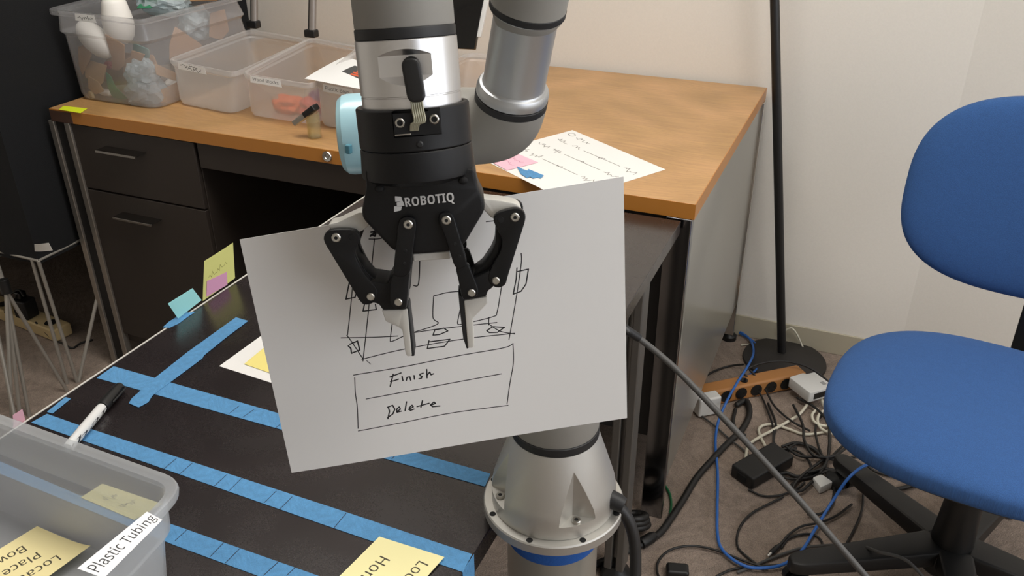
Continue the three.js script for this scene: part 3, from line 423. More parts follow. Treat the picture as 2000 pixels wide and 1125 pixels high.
// ---------------------------------------------------------------- robot arm
{
  const F = [-0.2287,0.7381,-0.6403], up1 = [F[0], F[1] + 1, F[2]];
  const t = thing('industrial_robot', 'silver and grey jointed robot arm standing on a round post at the table side', 'robot arm', [F[0], F[1] - 0.012, F[2]]);
  // base: flange with bolts, scalloped cone, black seal, grey joint
  const az = Math.atan2(-F[0], -F[2]), A0 = az + 0.40, flange = part(t, 'base_flange', along([F[0], F[1] - 0.012, F[2]], up1, [[0, 0], [0.0700, 0], [0.0715, 0.0012], [0.0715, 0.0105], [0.0703, 0.012], [0, 0.012]], 96), M.cast);
  for (let k = 0; k < 8; k++) { const a = az - 1.12 + k * 0.785, b = [F[0] + Math.sin(a) * 0.0668, F[1], F[2] + Math.cos(a) * 0.0668]; part(flange, 'bolt_hole', along([b[0], F[1] - 0.001, b[2]], [b[0], 9, b[2]], [[0, 0], [0.0032, 0], [0.0032, 0.0013], [0, 0.0013]], 20), M.hole); }
  const cone = cylY([[0, 0], [0.0622, 0], [0.0628, 0.001], [0.0628, 0.019], [0.0612, 0.028], [0.0452, 0.0775], [0.0428, 0.0845], [0, 0.0845]], 128);
  const prisms = [0, 1, 2, 3].map((k) => { const s = new THREE.Shape([new THREE.Vector2(0.0478, 0), new THREE.Vector2(0.085, 0.058), new THREE.Vector2(0.085, -0.058)]); return new THREE.ExtrudeGeometry(s, { depth: 0.07, bevelEnabled: false }).rotateX(-Math.PI / 2).translate(0, 0.0165, 0).rotateY(A0 - Math.PI / 2 + k * Math.PI / 2); });
  const base = part(t, 'base_cone', cut(cone, ...prisms).translate(...F), M.cast);
  for (let k = 0; k < 4; k++) { const a = A0 + k * Math.PI / 2, b = [F[0] + Math.sin(a) * 0.0575, F[1] + 0.0165, F[2] + Math.cos(a) * 0.0575]; const s = part(base, 'bolt', along(b, [b[0], 9, b[2]], [[0, 0], [0.0046, 0], [0.0046, 0.002], [0.0038, 0.003], [0, 0.003]], 24), M.steel); part(base, 'bolt_socket', along([b[0], b[1] + 0.0028, b[2]], [b[0], 9, b[2]], [[0, 0], [0.0021, 0], [0.0021, 0.0004], [0, 0.0004]], 6), M.hole); }
  const pa = az + 1.22, port = [F[0] + Math.sin(pa) * 0.0605, F[1] + 0.018, F[2] + Math.cos(pa) * 0.0605];
  part(base, 'cable_port', along(port, [port[0] + Math.sin(pa), port[1] - 0.3, port[2] + Math.cos(pa)], [[0, -0.004], [0.009, -0.004], [0.009, 0.008], [0.0075, 0.014], [0, 0.014]], 28), M.rubber);
  part(t, 'seal_ring', along([F[0], F[1] + 0.0846, F[2]], up1.map((v, i) => (i === 1 ? v + 1 : v)), [[0, 0], [0.0424, 0], [0.0432, 0.0008], [0.0432, 0.0085], [0.0424, 0.0092], [0, 0.0092]], 72), M.rubber);
  part(t, 'base_joint', along([F[0], F[1] + 0.0939, F[2]], [F[0], 9, F[2]], [[0, 0], [0.0420, 0], [0.0425, 0.001], [0.0425, 0.075], [0.040, 0.092], [0.030, 0.104], [0, 0.108]], 72), M.urGrey);
  // upper arm, hidden behind the paper, up to the elbow with its blue cap
  const K = [-0.5154,1.0464,-0.772], J = [-0.3714,1.0525,-0.8494], E0 = [-0.3444,1.0993,-0.8081], E1 = [-0.3185,1.1938,-0.7879];
  const kj = V(J).sub(V(K)).normalize(), S0 = [F[0] - 0.005, F[1] + 0.16, F[2] - 0.01], KU = V(K).addScaledVector(kj, 0.042).toArray();
  part(t, 'upper_arm', along(S0, KU, [[0, 0], [0.031, 0], [0.031, V(S0).distanceTo(V(KU)) - 0.02], [0, V(S0).distanceTo(V(KU))]], 48), M.urTube);
  const ax = V(E1).sub(V(E0)).normalize(), P0 = V(K).addScaledVector(kj, 0.018), Q = V(J).addScaledVector(kj, -0.055), R = V(E0).addScaledVector(ax, -0.0085);
  { const bend = new THREE.CurvePath(); bend.add(new THREE.LineCurve3(P0, Q));
    bend.add(new THREE.CubicBezierCurve3(Q, Q.clone().addScaledVector(kj, 0.042), R.clone().addScaledVector(ax, -0.036), R));
    const n = 40, g = new THREE.TubeGeometry({ __proto__: THREE.Curve.prototype, getPoint: (u) => bend.getPoint(u), arcLengthDivisions: 200 }, n, 1, 48, false), p = g.attributes.position;
    for (let i = 0; i <= n; i++) { const c = bend.getPointAt(i / n), r = 0.0425 - 0.0046 * Math.min(1, Math.max(0, (i / n - 0.55) / 0.4)); for (let j = 0; j <= 48; j++) { const k = i * 49 + j; p.setXYZ(k, c.x + (p.getX(k) - c.x) * r, c.y + (p.getY(k) - c.y) * r, c.z + (p.getZ(k) - c.z) * r); } }
    g.computeVertexNormals(); part(t, 'elbow_joint', g, M.urGrey); }
  const cap = part(t, 'joint_cap', along(V(K).addScaledVector(kj, -0.017).toArray(), V(J).toArray(), [[0, 0], [0.030, 0.0002], [0.038, 0.002], [0.0425, 0.007], [0.0435, 0.013], [0.0435, 0.034], [0, 0.034]], 64), M.lightBlue, 'light blue plastic joint cap');
  { const c = [-0.4966,1.0457,-0.729]; part(cap, 'notch', new RoundedBoxGeometry(0.006, 0.010, 0.006, 2, 0.0015).translate(...c), std(0x4f8797, 0.5)); }
  const L = V(E1).distanceTo(V(E0)), e0 = E0;
  part(t, 'seal_ring', along(V(E0).addScaledVector(ax, -0.009).toArray(), E1, [[0, 0], [0.0372, 0], [0.0380, 0.0008], [0.0380, 0.0076], [0.0372, 0.0084], [0, 0.0084]], 72), M.rubber);
  part(t, 'forearm_tube', along(E0, E1, [[0, -0.0004], [0.0366, -0.0004], [0.0374, 0.0006], [0.0377, 0.0045], [0.0372, 0.0085], [0.0352, 0.0116], [0.0328, 0.0124], [0.0319, 0.0138], [0.0314, L - 0.012], [0.0322, L - 0.009], [0.0362, L - 0.007], [0.0366, L - 0.0062], [0, L - 0.006]], 96), M.urTube, 'brushed silver tube with flared ends');
  part(t, 'seal_ring', along(V(E0).addScaledVector(ax, L - 0.006).toArray(), V(E1).addScaledVector(ax, 1).toArray(), [[0, 0], [0.0365, 0], [0.0372, 0.0008], [0.0372, 0.006], [0.0365, 0.0068], [0, 0.0068]], 72), M.rubber);
  const H0 = V(E0).addScaledVector(ax, L + 0.0008), H1 = V(E0).addScaledVector(ax, L + 0.055), WT = V(GW([0, 0.155, 0])), WB = V(GW([0, 0.06, 0]));
  part(t, 'wrist_joint', tube([H0.toArray(), V(E0).addScaledVector(ax, L + 0.02).toArray(), H1.toArray(), H1.clone().lerp(WT, 0.12).add(new THREE.Vector3(0, 0.02, 0)).toArray()], 0.0368, 24, 56), M.urGrey);
  part(t, 'wrist_joint', tube([H1.toArray(), H1.clone().lerp(WT, 0.5).add(new THREE.Vector3(0, 0.02, 0)).toArray(), WT.toArray()], 0.034, 24, 48), M.urGrey);
  // last wrist joint above the gripper: grey housing, black seal, silver tool flange with its plug
  const inG = (g) => g.applyMatrix4(gm);
  part(t, 'wrist_joint', inG(cylY([[0, 0.0548], [0.0322, 0.0548], [0.0326, 0.0556], [0.0326, 0.13], [0.0335, 0.15], [0.028, 0.172], [0, 0.176]], 72)), M.urGrey);
  part(t, 'seal_ring', inG(cylY([[0, 0.0478], [0.0324, 0.0478], [0.0330, 0.0484], [0.0330, 0.0538], [0.0326, 0.0547], [0, 0.0547]], 72)), M.rubber);
  const pc = [0.0033,0.031], band = cylY([[0, -0.018], [0.0330, -0.018], [0.0330, 0.0118], [0.0326, 0.0122], [0.0326, 0.0128], [0.0333, 0.0132], [0.0333, 0.0472], [0.0328, 0.0477], [0, 0.0477]], 128);
  const tool = part(t, 'tool_flange', inG(cut(band, new THREE.ExtrudeGeometry(new THREE.Shape([[0.0288, -0.0064], [0.036, -0.0150], [0.036, 0.0125], [0.0288, 0.0064]].map((q) => new THREE.Vector2(...q))), { depth: 0.06, bevelEnabled: false }).translate(0, 0, -0.03).rotateY(-Math.PI / 2).translate(pc[0], pc[1] + 0.0008, 0))), M.brushed, 'brushed silver tool flange');
  const p0 = [0.0039,0.0318], p1 = [0.0054,0.0168];
  part(tool, 'plug', inG(merge(along([p0[0], p0[1], 0.0285], [p0[0], p0[1], 1], [[0, 0], [0.0056, 0], [0.0056, 0.006], [0, 0.006]], 28), slab([[p0[0] - 0.0058, p0[1] + 0.0045], [p0[0] + 0.0058, p0[1] + 0.0045], [p1[0] + 0.0062, p1[1] - 0.007], [p1[0] - 0.0052, p1[1] - 0.007]], 0.0335, 0.0415, 0.0052, 0.0016))), M.blackPlastic, 'black cable plug');
  for (let k = 0; k < 6; k++) { const q = [0.0052,0.0107], e = [0.0031,-0.0075], dx = (k - 2.5) * 0.00125; part(tool, 'ribbon_wire', inG(tube([[q[0] + dx, q[1] + 0.002, 0.0372], [q[0] + dx * 1.05 + 0.0006, q[1] - 0.006, 0.0385], [q[0] + dx * 1.05 + 0.001, q[1] - 0.013, 0.0392], [e[0] + dx * 0.8 + 0.0003, e[1] + 0.004, 0.0385], [e[0] + dx * 0.7 - 0.001, e[1], 0.0366]], 0.0007, 20, 8)), std(0xa8a690, 0.4, { metalness: 0.3 })); }
}
{ // the post that carries the robot
  const F = [-0.2287,0.7381,-0.6403], y1 = F[1] - 0.0122;
  const t = thing('robot_post', 'round grey metal post under the robot base', 'post', [F[0], 0, F[2]]);
  part(t, 'tube', along([F[0], 0.012, F[2]], [F[0], 9, F[2]], [[0, 0], [0.0475, 0], [0.0475, y1 - 0.012], [0, y1 - 0.012]], 72), M.greySteel);
  part(t, 'foot_plate', along([F[0], 0, F[2]], [F[0], 9, F[2]], [[0, 0], [0.11, 0], [0.11, 0.008], [0.108, 0.0121], [0, 0.0121]], 72), M.greyLeg);
  single('tape_band', 'blue tape wrapped round the post right under the robot base', 'tape', metric(along([F[0], y1 - 0.036, F[2]], [F[0], 9, F[2]], [[0.0477, 0], [0.0481, 0], [0.0481, 0.034], [0.0477, 0.034], [0.0477, 0]], 72)), std(0x1d58a8, 0.8, { bumpMap: tapeBump, bumpScale: 0.0004 }));
}
// ---------------------------------------------------------------- clear plastic bins
// b: bottom corners, c: rim corners (front left, front right, back right, back left); walls have an outer and an inner face
function binGeometry(b, c, o = {}) {
  const { lip = 0.008, r0 = 0.03, r1 = 0.028, skirt = 0.72, th = 0.0018, lipH = 0.010 } = o, N = 8, B = b.map(V), C = c.map(V);
  const H = C.reduce((s, p) => s + p.y, 0) / 4 - B[0].y, prof = [];
  const add = (inset, t, y) => prof.push([inset, t, y]);
  // outside, from the middle of the bottom up to the rim, over it and down inside
  add(0.9, 0, 0); add(0.013, 0, 0); add(0.004, 0, 0.003); add(0, 0.03, 0.010);
  add(lip * 0.9, skirt - 0.02, 0); add(lip * 0.35, skirt + 0.02, 0); add(lip, 0.93, 0); add(lip, 1, -lipH); add(0.001, 1, -lipH); add(0, 1, -lipH * 0.5); add(0.0008, 1, -0.001); add(0.002, 1, 0); add(lip * 0.8, 1, -0.0004); add(lip + th, 1, -0.002);
  add(lip + th, 0.93, 0); add(lip * 0.35 + th, skirt + 0.02, 0); add(lip * 0.9 + th, skirt - 0.02, 0); add(th, 0.03, 0.0115); add(0.004 + th, 0, 0.005); add(0.013 + th, 0, 0.0025); add(0.9, 0, 0.0025);
  const pos = [], idx = [], row = 4 * (N + 1);
  prof.forEach(([inset, t, dy]) => {
    const Q = B.map((p, i) => p.clone().lerp(C[i], t).add(new THREE.Vector3(0, dy, 0))), mid = Q.reduce((s, p) => s.add(p), new THREE.Vector3()).multiplyScalar(0.25);
    for (let i = 0; i < 4; i++) {
      const a = Q[(i + 3) % 4], p = Q[i], n = Q[(i + 1) % 4], ea = a.clone().sub(p).normalize(), en = n.clone().sub(p).normalize(), r = Math.max(0.004, (r0 + (r1 - r0) * t) - inset * 0.8);
      const k = p.clone().addScaledVector(ea, inset).addScaledVector(en, inset), s0 = k.clone().addScaledVector(ea, r), s1 = k.clone().addScaledVector(en, r);
      for (let j = 0; j <= N; j++) { const u = j / N, q = inset > 0.5 ? mid : s0.clone().multiplyScalar((1 - u) * (1 - u)).addScaledVector(k, 2 * u * (1 - u)).addScaledVector(s1, u * u); pos.push(q.x, q.y, q.z); }
    }
  });
  for (let l = 0; l < prof.length - 1; l++) for (let i = 0; i < row; i++) { const a = l * row + i, b2 = l * row + (i + 1) % row, d = a + row, e = b2 + row; idx.push(a, b2, d, b2, e, d); }
  const g = new THREE.BufferGeometry(); g.setAttribute('position', new THREE.Float32BufferAttribute(pos, 3)); g.setIndex(idx); return creased(g, 0.55);
}
function bin(label, b, c, mat, o, group) {
  const m = b.reduce((s, p) => [s[0] + p[0] / 4, b[0][1], s[2] + p[2] / 4], [0, 0, 0]);
  const t = thing('storage_bin', label, 'bin', m, group); part(t, 'tub', binGeometry(b, c, o), mat); return t;
}
function binLabel(t, corners, draw, name = 'paper_label') {
  return part(t, name, sheet(corners, 0.0002, (u, v) => 0.0006, 10, 4), std(0xffffff, 0.8, { map: canvasTex(512, 128, (x, w, h) => { x.fillStyle = '#f4f4f2'; x.fillRect(0, 0, w, h); x.fillStyle = x.strokeStyle = '#5b5b5b'; x.lineWidth = 5; draw(x, w, h); }) }), 'white printed label');
}
// four corners of a label on the front of a rim that runs from a to b, between the shares u and v of its length
function rimLabel(a, b, u, v, drop) { const q = (t, y) => [a[0] + (b[0] - a[0]) * t, a[1] + (b[1] - a[1]) * t - y, a[2] + (b[2] - a[2]) * t + 0.0016]; return [q(u, 0.0005), q(v, 0.0005), q(v + 0.01, drop), q(u - 0.01, drop)]; }
const DY = DH + 0.0004, xs = (p, x) => [x, p[1], p[2]];
const big = bin('large clear bin heaped with cardboard, foam and plastic scraps on the desk corner', [[-1.83, DY, -1.528], [-1.568, DY, -1.524], [-1.568, DY, -1.93], [-1.83, DY, -1.93]], [[-1.8586,0.96,-1.5219], [-1.5441,0.96,-1.5036], [-1.555,0.9555,-1.8891], [-1.85,0.97,-1.8038]], M.binMilky, { skirt: 0.74, lip: 0.014, r0: 0.04, r1: 0.03, lipH: 0.012 });
binLabel(big, rimLabel([-1.8586,0.96,-1.5219], [-1.5441,0.96,-1.5036], 0.34, 0.54, 0.017), (x) => { x.lineWidth = 9; scribble(x, 60, 70, 390, 60, 22, 0, rng(21)); });
const empty = bin('empty clear bin, first to the right of the large heaped bin on the desk', [[-1.562, DY, -1.582], [-1.372, DY, -1.560], [-1.372, DY, -1.88], [-1.562, DY, -1.88]], [[-1.5653,0.855,-1.5784], [-1.3291,0.855,-1.5349], [-1.345,0.8664,-1.8482], [-1.557,0.8693,-1.8821]], M.bin, { skirt: 0.86, lip: 0.006 });
binLabel(empty, rimLabel([-1.5653,0.855,-1.5784], [-1.3291,0.855,-1.5349], 0.19, 0.59, 0.016), (x) => { x.lineWidth = 9; scribble(x, 40, 40, 330, 40, 18, 0.03, rng(22)); scribble(x, 130, 85, 290, 50, 18, 0.03, rng(23)); });
const blocks = bin('clear bin holding orange and red pieces, labelled on its rim', [[-1.340, DY, -1.568], [-1.150, DY, -1.560], [-1.150, DY, -1.87], [-1.340, DY, -1.87]], [[-1.3184,0.855,-1.5392], [-1.1097,0.855,-1.5172], [-1.13,0.8878,-1.7458], [-1.318,0.8796,-1.8184]], M.bin, { skirt: 0.86, lip: 0.006 });
binLabel(blocks, rimLabel([-1.3184,0.855,-1.5392], [-1.1097,0.855,-1.5172], 0.16, 0.58, 0.016), (x) => { x.font = '76px sans-serif'; x.fillText('Wood Blocks', 35, 84); });
const bags = bin('clear bin labelled Plastic Bags with white paper inside', [[-1.142, DY, -1.565], [-0.965, DY, -1.555], [-0.965, DY, -1.87], [-1.142, DY, -1.87]], [[-1.1332,0.855,-1.5437], [-0.941, 0.855, -1.512], [-0.937, 0.872, -1.885], [-1.12,0.8886,-1.7343]], M.bin, { skirt: 0.86, lip: 0.006 });
binLabel(bags, rimLabel([-1.1332,0.855,-1.5437], [-0.941, 0.855, -1.512], 0.20, 0.62, 0.017), (x) => { x.font = '82px sans-serif'; x.fillText('Plastic Bags', 30, 90); });
const back = bin('clear bin whose back rim shows between the wrist and the silver forearm tube', [[-0.935, DY, -1.56], [-0.795, DY, -1.555], [-0.795, DY, -1.88], [-0.935, DY, -1.88]], [[-0.936, 0.855, -1.535], [-0.775, 0.855, -1.525], [-0.7499,0.857,-1.9147], [-0.930, 0.857, -1.908]], M.bin, { skirt: 0.86, lip: 0.006 });

// what lies in the large bin
const ovoid = (p, rx, ry, rz, tilt = 0, egg = 0.12) => { const g = new THREE.SphereGeometry(1, 32, 24), a = g.attributes.position; for (let i = 0; i < a.count; i++) { const y = a.getY(i), k = 1 - egg * y; a.setXYZ(i, a.getX(i) * rx * k, y * ry, a.getZ(i) * rz * k); } g.rotateZ(tilt).translate(...p); g.computeVertexNormals(); return g; };
const zslab = (pts, th, tilt = 0, turn = 0) => { const c = pts.reduce((s, p) => [s[0] + p[0] / pts.length, s[1] + p[1] / pts.length, s[2] + p[2] / pts.length], [0, 0, 0]); return slab(pts.map((p) => [p[0] - c[0], p[1] - c[1]]), -th / 2, th / 2, 0.003, 0.0004).rotateX(tilt).rotateY(turn).translate(...c); };
const xslab = (pts, th, tilt = 0) => { const c = pts.reduce((s, p) => [s[0] + p[0] / pts.length, s[1] + p[1] / pts.length, s[2] + p[2] / pts.length], [0, 0, 0]); return slab(pts.map((p) => [-(p[2] - c[2]), p[1] - c[1]]), -th / 2, th / 2, 0.003, 0.0004).rotateY(Math.PI / 2).rotateZ(tilt).translate(...c); };
function crumple(p, r, seed, sx = 1, sy = 1, sz = 1, det = 5) {
  const g = BGU.mergeVertices(new THREE.IcosahedronGeometry(1, det).deleteAttribute('normal').deleteAttribute('uv')), a = g.attributes.position, v = new THREE.Vector3();
  for (let i = 0; i < a.count; i++) { v.fromBufferAttribute(a, i).normalize(); const n = 1 + 0.32 * noise.noise(v.x * 2 + seed, v.y * 2, v.z * 2) + 0.22 * Math.abs(noise.noise(v.x * 5, v.y * 5 + seed, v.z * 5)); a.setXYZ(i, v.x * n * r * sx, v.y * n * r * sy, v.z * n * r * sz); }
  return creased(g, 0.25).translate(...p);
}
const IN = 'scraps in the large bin';
single('foam_egg', 'white egg-shaped foam piece sticking up above the rim of the large bin', 'foam piece', along([[-1.7154,0.8716,-1.6][0], [-1.7154,0.8716,-1.6][1], -1.6], [[-1.7154,0.8716,-1.6][0] - 0.006, 9, -1.6], [[0, 0], [0.012, 0.003], [0.024, 0.010], [0.032, 0.022], [0.036, 0.040], [0.036, 0.058], [0.0335, 0.075], [0.0305, 0.09], [0.0285, 0.1], [0.027, 0.104], [0.021, 0.111], [0.011, 0.116], [0, 0.117]], 40), M.eggWhite, IN);
single('foam_piece', 'long white rounded foam piece lying under the label of the large bin', 'foam piece', ovoid([-1.7749,0.8854,-1.575], 0.031, 0.056, 0.031, 0.85, 0), M.eggWhite, IN);
single('cardboard_piece', 'narrow brown cardboard piece standing in front of the foam in the large bin', 'cardboard', zslab([[-1.7277,0.9045,-1.565],[-1.673,0.8824,-1.565],[-1.6871,0.8323,-1.565],[-1.7092,0.8178,-1.565],[-1.7304,0.8183,-1.565],[-1.7214,0.8489,-1.565]], 0.003), M.cardboard, IN);
single('cardboard_piece', 'pale brown cardboard piece leaning in the lower left of the large bin', 'cardboard', zslab([[-1.8053,0.8387,-1.555],[-1.7382,0.8298,-1.555],[-1.7541,0.7881,-1.555],[-1.771,0.7762,-1.555],[-1.8124,0.7951,-1.555]], 0.003, -0.15), M.cardboardPale, IN);
single('cardboard_piece', 'brown cardboard piece at the left wall of the large bin', 'cardboard', zslab([[-1.8127,0.8685,-1.552],[-1.7685,0.882,-1.552],[-1.7754,0.8495,-1.552],[-1.8142,0.8007,-1.552],[-1.8198,0.8255,-1.552]], 0.003, -0.1), M.cardboard, IN);
single('cardboard_piece', 'brown cardboard triangle right of the foam egg in the large bin', 'cardboard', zslab([[-1.6625,0.8691,-1.575],[-1.6228,0.8628,-1.575],[-1.6531,0.8331,-1.575],[-1.6734,0.8411,-1.575]], 0.003, 0.1), M.cardboard, IN);
single('cardboard_piece', 'large pointed cardboard piece against the right wall of the large bin', 'cardboard', xslab([[-1.605,0.9101,-1.6736],[-1.605,0.8533,-1.7453],[-1.605,0.8207,-1.7524],[-1.605,0.838,-1.6277],[-1.605,0.8724,-1.6405]], 0.003, 0.1), M.cardboard, IN);
single('cardboard_piece', 'tall brown cardboard piece far back in the large bin', 'cardboard', xslab([[-1.6,0.9209,-1.7951],[-1.6,0.9215,-1.8508],[-1.6,0.8669,-1.8497],[-1.6,0.8503,-1.8131],[-1.6,0.8661,-1.7735]], 0.003, 0.08), M.cardboard, IN);
single('cardboard_piece', 'flat cardboard piece at the bottom right of the large bin', 'cardboard', xslab([[-1.6,0.7757,-1.5569],[-1.6,0.7835,-1.6469],[-1.6,0.7447,-1.6366],[-1.6,0.7415,-1.5716]], 0.003, 0.1), M.cardboardPale, IN);
single('cardboard_piece', 'cardboard strip right of the plastic bag in the large bin', 'cardboard', xslab([[-1.6,0.8421,-1.5786],[-1.6,0.8067,-1.6351],[-1.6,0.7876,-1.63],[-1.6,0.816,-1.5748]], 0.004, 0.1), M.cardboardPale, IN);
single('cardboard_piece', 'broad brown cardboard sheet lining the middle of the large bin', 'cardboard', zslab([[-1.8163,0.8185,-1.63],[-1.7786,0.8424,-1.63],[-1.6601,0.8451,-1.63],[-1.6441,0.8062,-1.63],[-1.6608,0.779,-1.63],[-1.8035,0.7568,-1.63],[-1.8307,0.7647,-1.63]], 0.004, -0.12), M.cardboard, IN);
single('cardboard_piece', 'folded brown cardboard flap right of the pink foam in the large bin', 'cardboard', zslab([[-1.7154,0.8368,-1.6],[-1.6743,0.8553,-1.6],[-1.6768,0.8101,-1.6],[-1.7064,0.7741,-1.6],[-1.7313,0.7922,-1.6]], 0.003, 0.12, 0.3), M.cardboard, IN);
single('cardboard_piece', 'pale cardboard offcut above the wooden disc in the large bin', 'cardboard', zslab([[-1.8011,0.8002,-1.549],[-1.7679,0.7882,-1.549],[-1.7544,0.7667,-1.549],[-1.7846,0.7558,-1.549],[-1.8041,0.7692,-1.549]], 0.003, -0.1), M.cardboardPale, IN);
single('felt_piece', 'green felt strip curving down to the bottom of the large bin', 'felt', zslab([[-1.7507,0.812,-1.562],[-1.7367,0.8033,-1.562],[-1.7281,0.7763,-1.562],[-1.6955,0.7516,-1.562],[-1.7216,0.741,-1.562],[-1.7461,0.7487,-1.562],[-1.7548,0.7761,-1.562]], 0.002), M.felt, IN);
single('felt_piece', 'grey-green felt piece behind the foam egg in the large bin', 'felt', zslab([[-1.7081,0.8735,-1.63],[-1.6628,0.8599,-1.63],[-1.6728,0.8339,-1.63],[-1.7248,0.8369,-1.63]], 0.002, 0.2), M.teal, IN);
single('foam_piece', 'small pink foam piece beside the brown cardboard in the large bin', 'foam piece', crumple([-1.7594,0.8223,-1.585], 0.011, 3, 1.2, 0.8, 0.8, 3), M.pinkFoam, IN);
single('plastic_bag', 'crumpled clear plastic bag at the bottom of the large bin', 'plastic bag', crumple([-1.645,0.7703,-1.5794], 0.038, 8, 1.2, 0.85, 1.2), M.plasticBag, IN);
single('plastic_bag', 'crumpled clear plastic bag in the middle of the large bin', 'plastic bag', crumple([-1.65,0.8156,-1.5769], 0.034, 15, 1.1, 0.9, 1.1), M.plasticBag, IN);
single('plastic_bag', 'grey clear plastic bag at the back right of the large bin', 'plastic bag', crumple([-1.65,0.8943,-1.7947], 0.036, 21, 1, 1.1, 1.2), M.plasticBag, IN);
single('plastic_bag', 'pale clear plastic bag heaped at the top of the large bin', 'plastic bag', crumple([-1.6952,0.9539,-1.74], 0.045, 27, 1.5, 0.7, 1.1), M.plasticBag, IN);
single('cardboard_piece', 'brown cardboard sheet lying across the top of the large bin', 'cardboard', zslab([[-1.7089,0.9793,-1.78],[-1.5578,1.0003,-1.78],[-1.5514,0.9542,-1.78],[-1.6997,0.9345,-1.78]], 0.003, -1.0), M.cardboard, IN);
single('felt_piece', 'green felt piece lying on top of the heap in the large bin', 'felt', zslab([[-1.7241,0.9782,-1.7],[-1.673,0.9861,-1.7],[-1.6851,0.939,-1.7],[-1.7294,0.9334,-1.7]], 0.002, -0.9), M.felt, IN);
{ const p = [-1.8002,0.7482,-1.552]; single('wooden_disc', 'small pale wooden disc in the lower left corner of the large bin', 'disc', along([p[0], p[1], p[2]], [p[0] - 0.5, p[1], p[2] + 1], [[0, 0], [0.0135, 0], [0.0145, 0.001], [0.0145, 0.006], [0.0135, 0.007], [0, 0.007]], 32), std(0xd9c79a, 0.7), IN); }
single('foam_piece', 'white curved foam piece near the bottom left of the large bin', 'foam piece', tube([[-1.8001,0.7811,-1.565],[-1.7945,0.7662,-1.565],[-1.7799,0.7586,-1.565],[-1.7567,0.7572,-1.565]], 0.0085, 24, 16), M.eggWhite, IN);
for (const [p, s, w, l] of [[[-1.66,0.7632,-1.668], 40, 'white crumpled paper under the cardboard strip in the large bin', 0.026], [[-1.66,0.822,-1.7547], 44, 'grey crumpled paper behind the pointed cardboard in the large bin', 0.036]]) single('crumpled_paper', w, 'paper', crumple(p, l, s, 1.1, 0.8, 1.1), std(s === 40 ? 0xd8d4cb : 0xa9a6a4, 0.9), IN);
{ const a = [-1.7552,0.7509,-1.58], m = std(0x7f7568, 0.9); single('crumpled_paper', 'grey crumpled paper filling the bottom of the large bin', 'paper', crumple([a[0] + 0.05, DH + 0.034, -1.68], 0.05, 51, 1.3, 0.42, 1.5), m, IN); }

// what lies in the other bins
single('wooden_block', 'orange block seen through the front of the labelled bin', 'block', crumple([-1.264,0.764,-1.63], 0.030, 61, 1.35, 0.75, 0.9, 4), M.orange, 'coloured pieces in the second bin');
single('wooden_block', 'red block beside the orange one in the bin', 'block', crumple([-1.214,0.7607,-1.64], 0.026, 66, 1.1, 0.85, 0.9, 4), M.red, 'coloured pieces in the second bin');
single('wooden_block', 'purple block at the right wall of the bin with orange pieces', 'block', crumple([-1.2155,0.7719,-1.68], 0.022, 69, 1.0, 0.8, 1, 4), M.purple, 'coloured pieces in the second bin');
single('paper_sheet', 'white sheet with a dark and orange picture lying on the Plastic Bags bin', 'paper', sheet([[-1.1494,0.87,-1.7052],[-1.022,0.87,-1.6585],[-0.9572,0.87,-1.5019],[-1.1401,0.87,-1.5339]], 0.0003, (u, v) => 0.006 * Math.sin(u * 3.1) * Math.sin(v * 3.1) - 0.008 * v * v), std(0xffffff, 0.85, { map: canvasTex(512, 512, (x) => { x.fillStyle = '#eeeeec'; x.fillRect(0, 0, 512, 512); x.fillStyle = '#4b4b4a'; x.beginPath(); x.moveTo(215, 325); x.lineTo(262, 160); x.lineTo(500, 225); x.lineTo(512, 410); x.fill(); x.fillStyle = '#d9603a'; for (const [a, b, w, h] of [[300, 320, 150, 26], [310, 285, 160, 24], [330, 250, 140, 22]]) x.fillRect(a, b, w, h); }) }));

// chrome clip and tape dispenser shape in front of the bins
{ const a = [-1.1414,0.7774,-1.485], b = [-1.0878,0.815,-1.485], c = [-1.1055,0.7465,-1.4956];
  const t = thing('tape_dispenser', 'clear tape dispenser with a chrome cutter in front of the bins', 'dispenser', c);
  part(t, 'body', along([c[0], c[1], c[2] - 0.004], [c[0], 9, c[2] - 0.004], [[0, 0], [0.0145, 0], [0.015, 0.001], [0.015, 0.052], [0.0132, 0.054], [0.0132, 0.003], [0, 0.002]], 36), phy(0xf2efdc, 0.06, { transmission: 0.9, thickness: 0, ior: 1.45 }), 'clear plastic body');
  const mid = [(a[0] + b[0]) / 2, (a[1] + b[1]) / 2, (a[2] + b[2]) / 2], d = V(b).sub(V(a)), q = new THREE.Quaternion().setFromUnitVectors(new THREE.Vector3(1, 0, 0), d.clone().normalize());
  const cutter = part(t, 'cutter', new RoundedBoxGeometry(d.length() * 0.72, 0.012, 0.02, 2, 0.002).applyQuaternion(q).translate(a[0] + d.x * 0.36, a[1] + d.y * 0.36, a[2] + d.z * 0.36), M.steel, 'shiny chrome cutter');
  part(t, 'arm', new RoundedBoxGeometry(d.length() * 0.55, 0.013, 0.022, 2, 0.003).applyQuaternion(q).translate(a[0] + d.x * 0.82, a[1] + d.y * 0.82 + 0.001, a[2] + d.z * 0.82), M.blackPlastic, 'black holder'); }

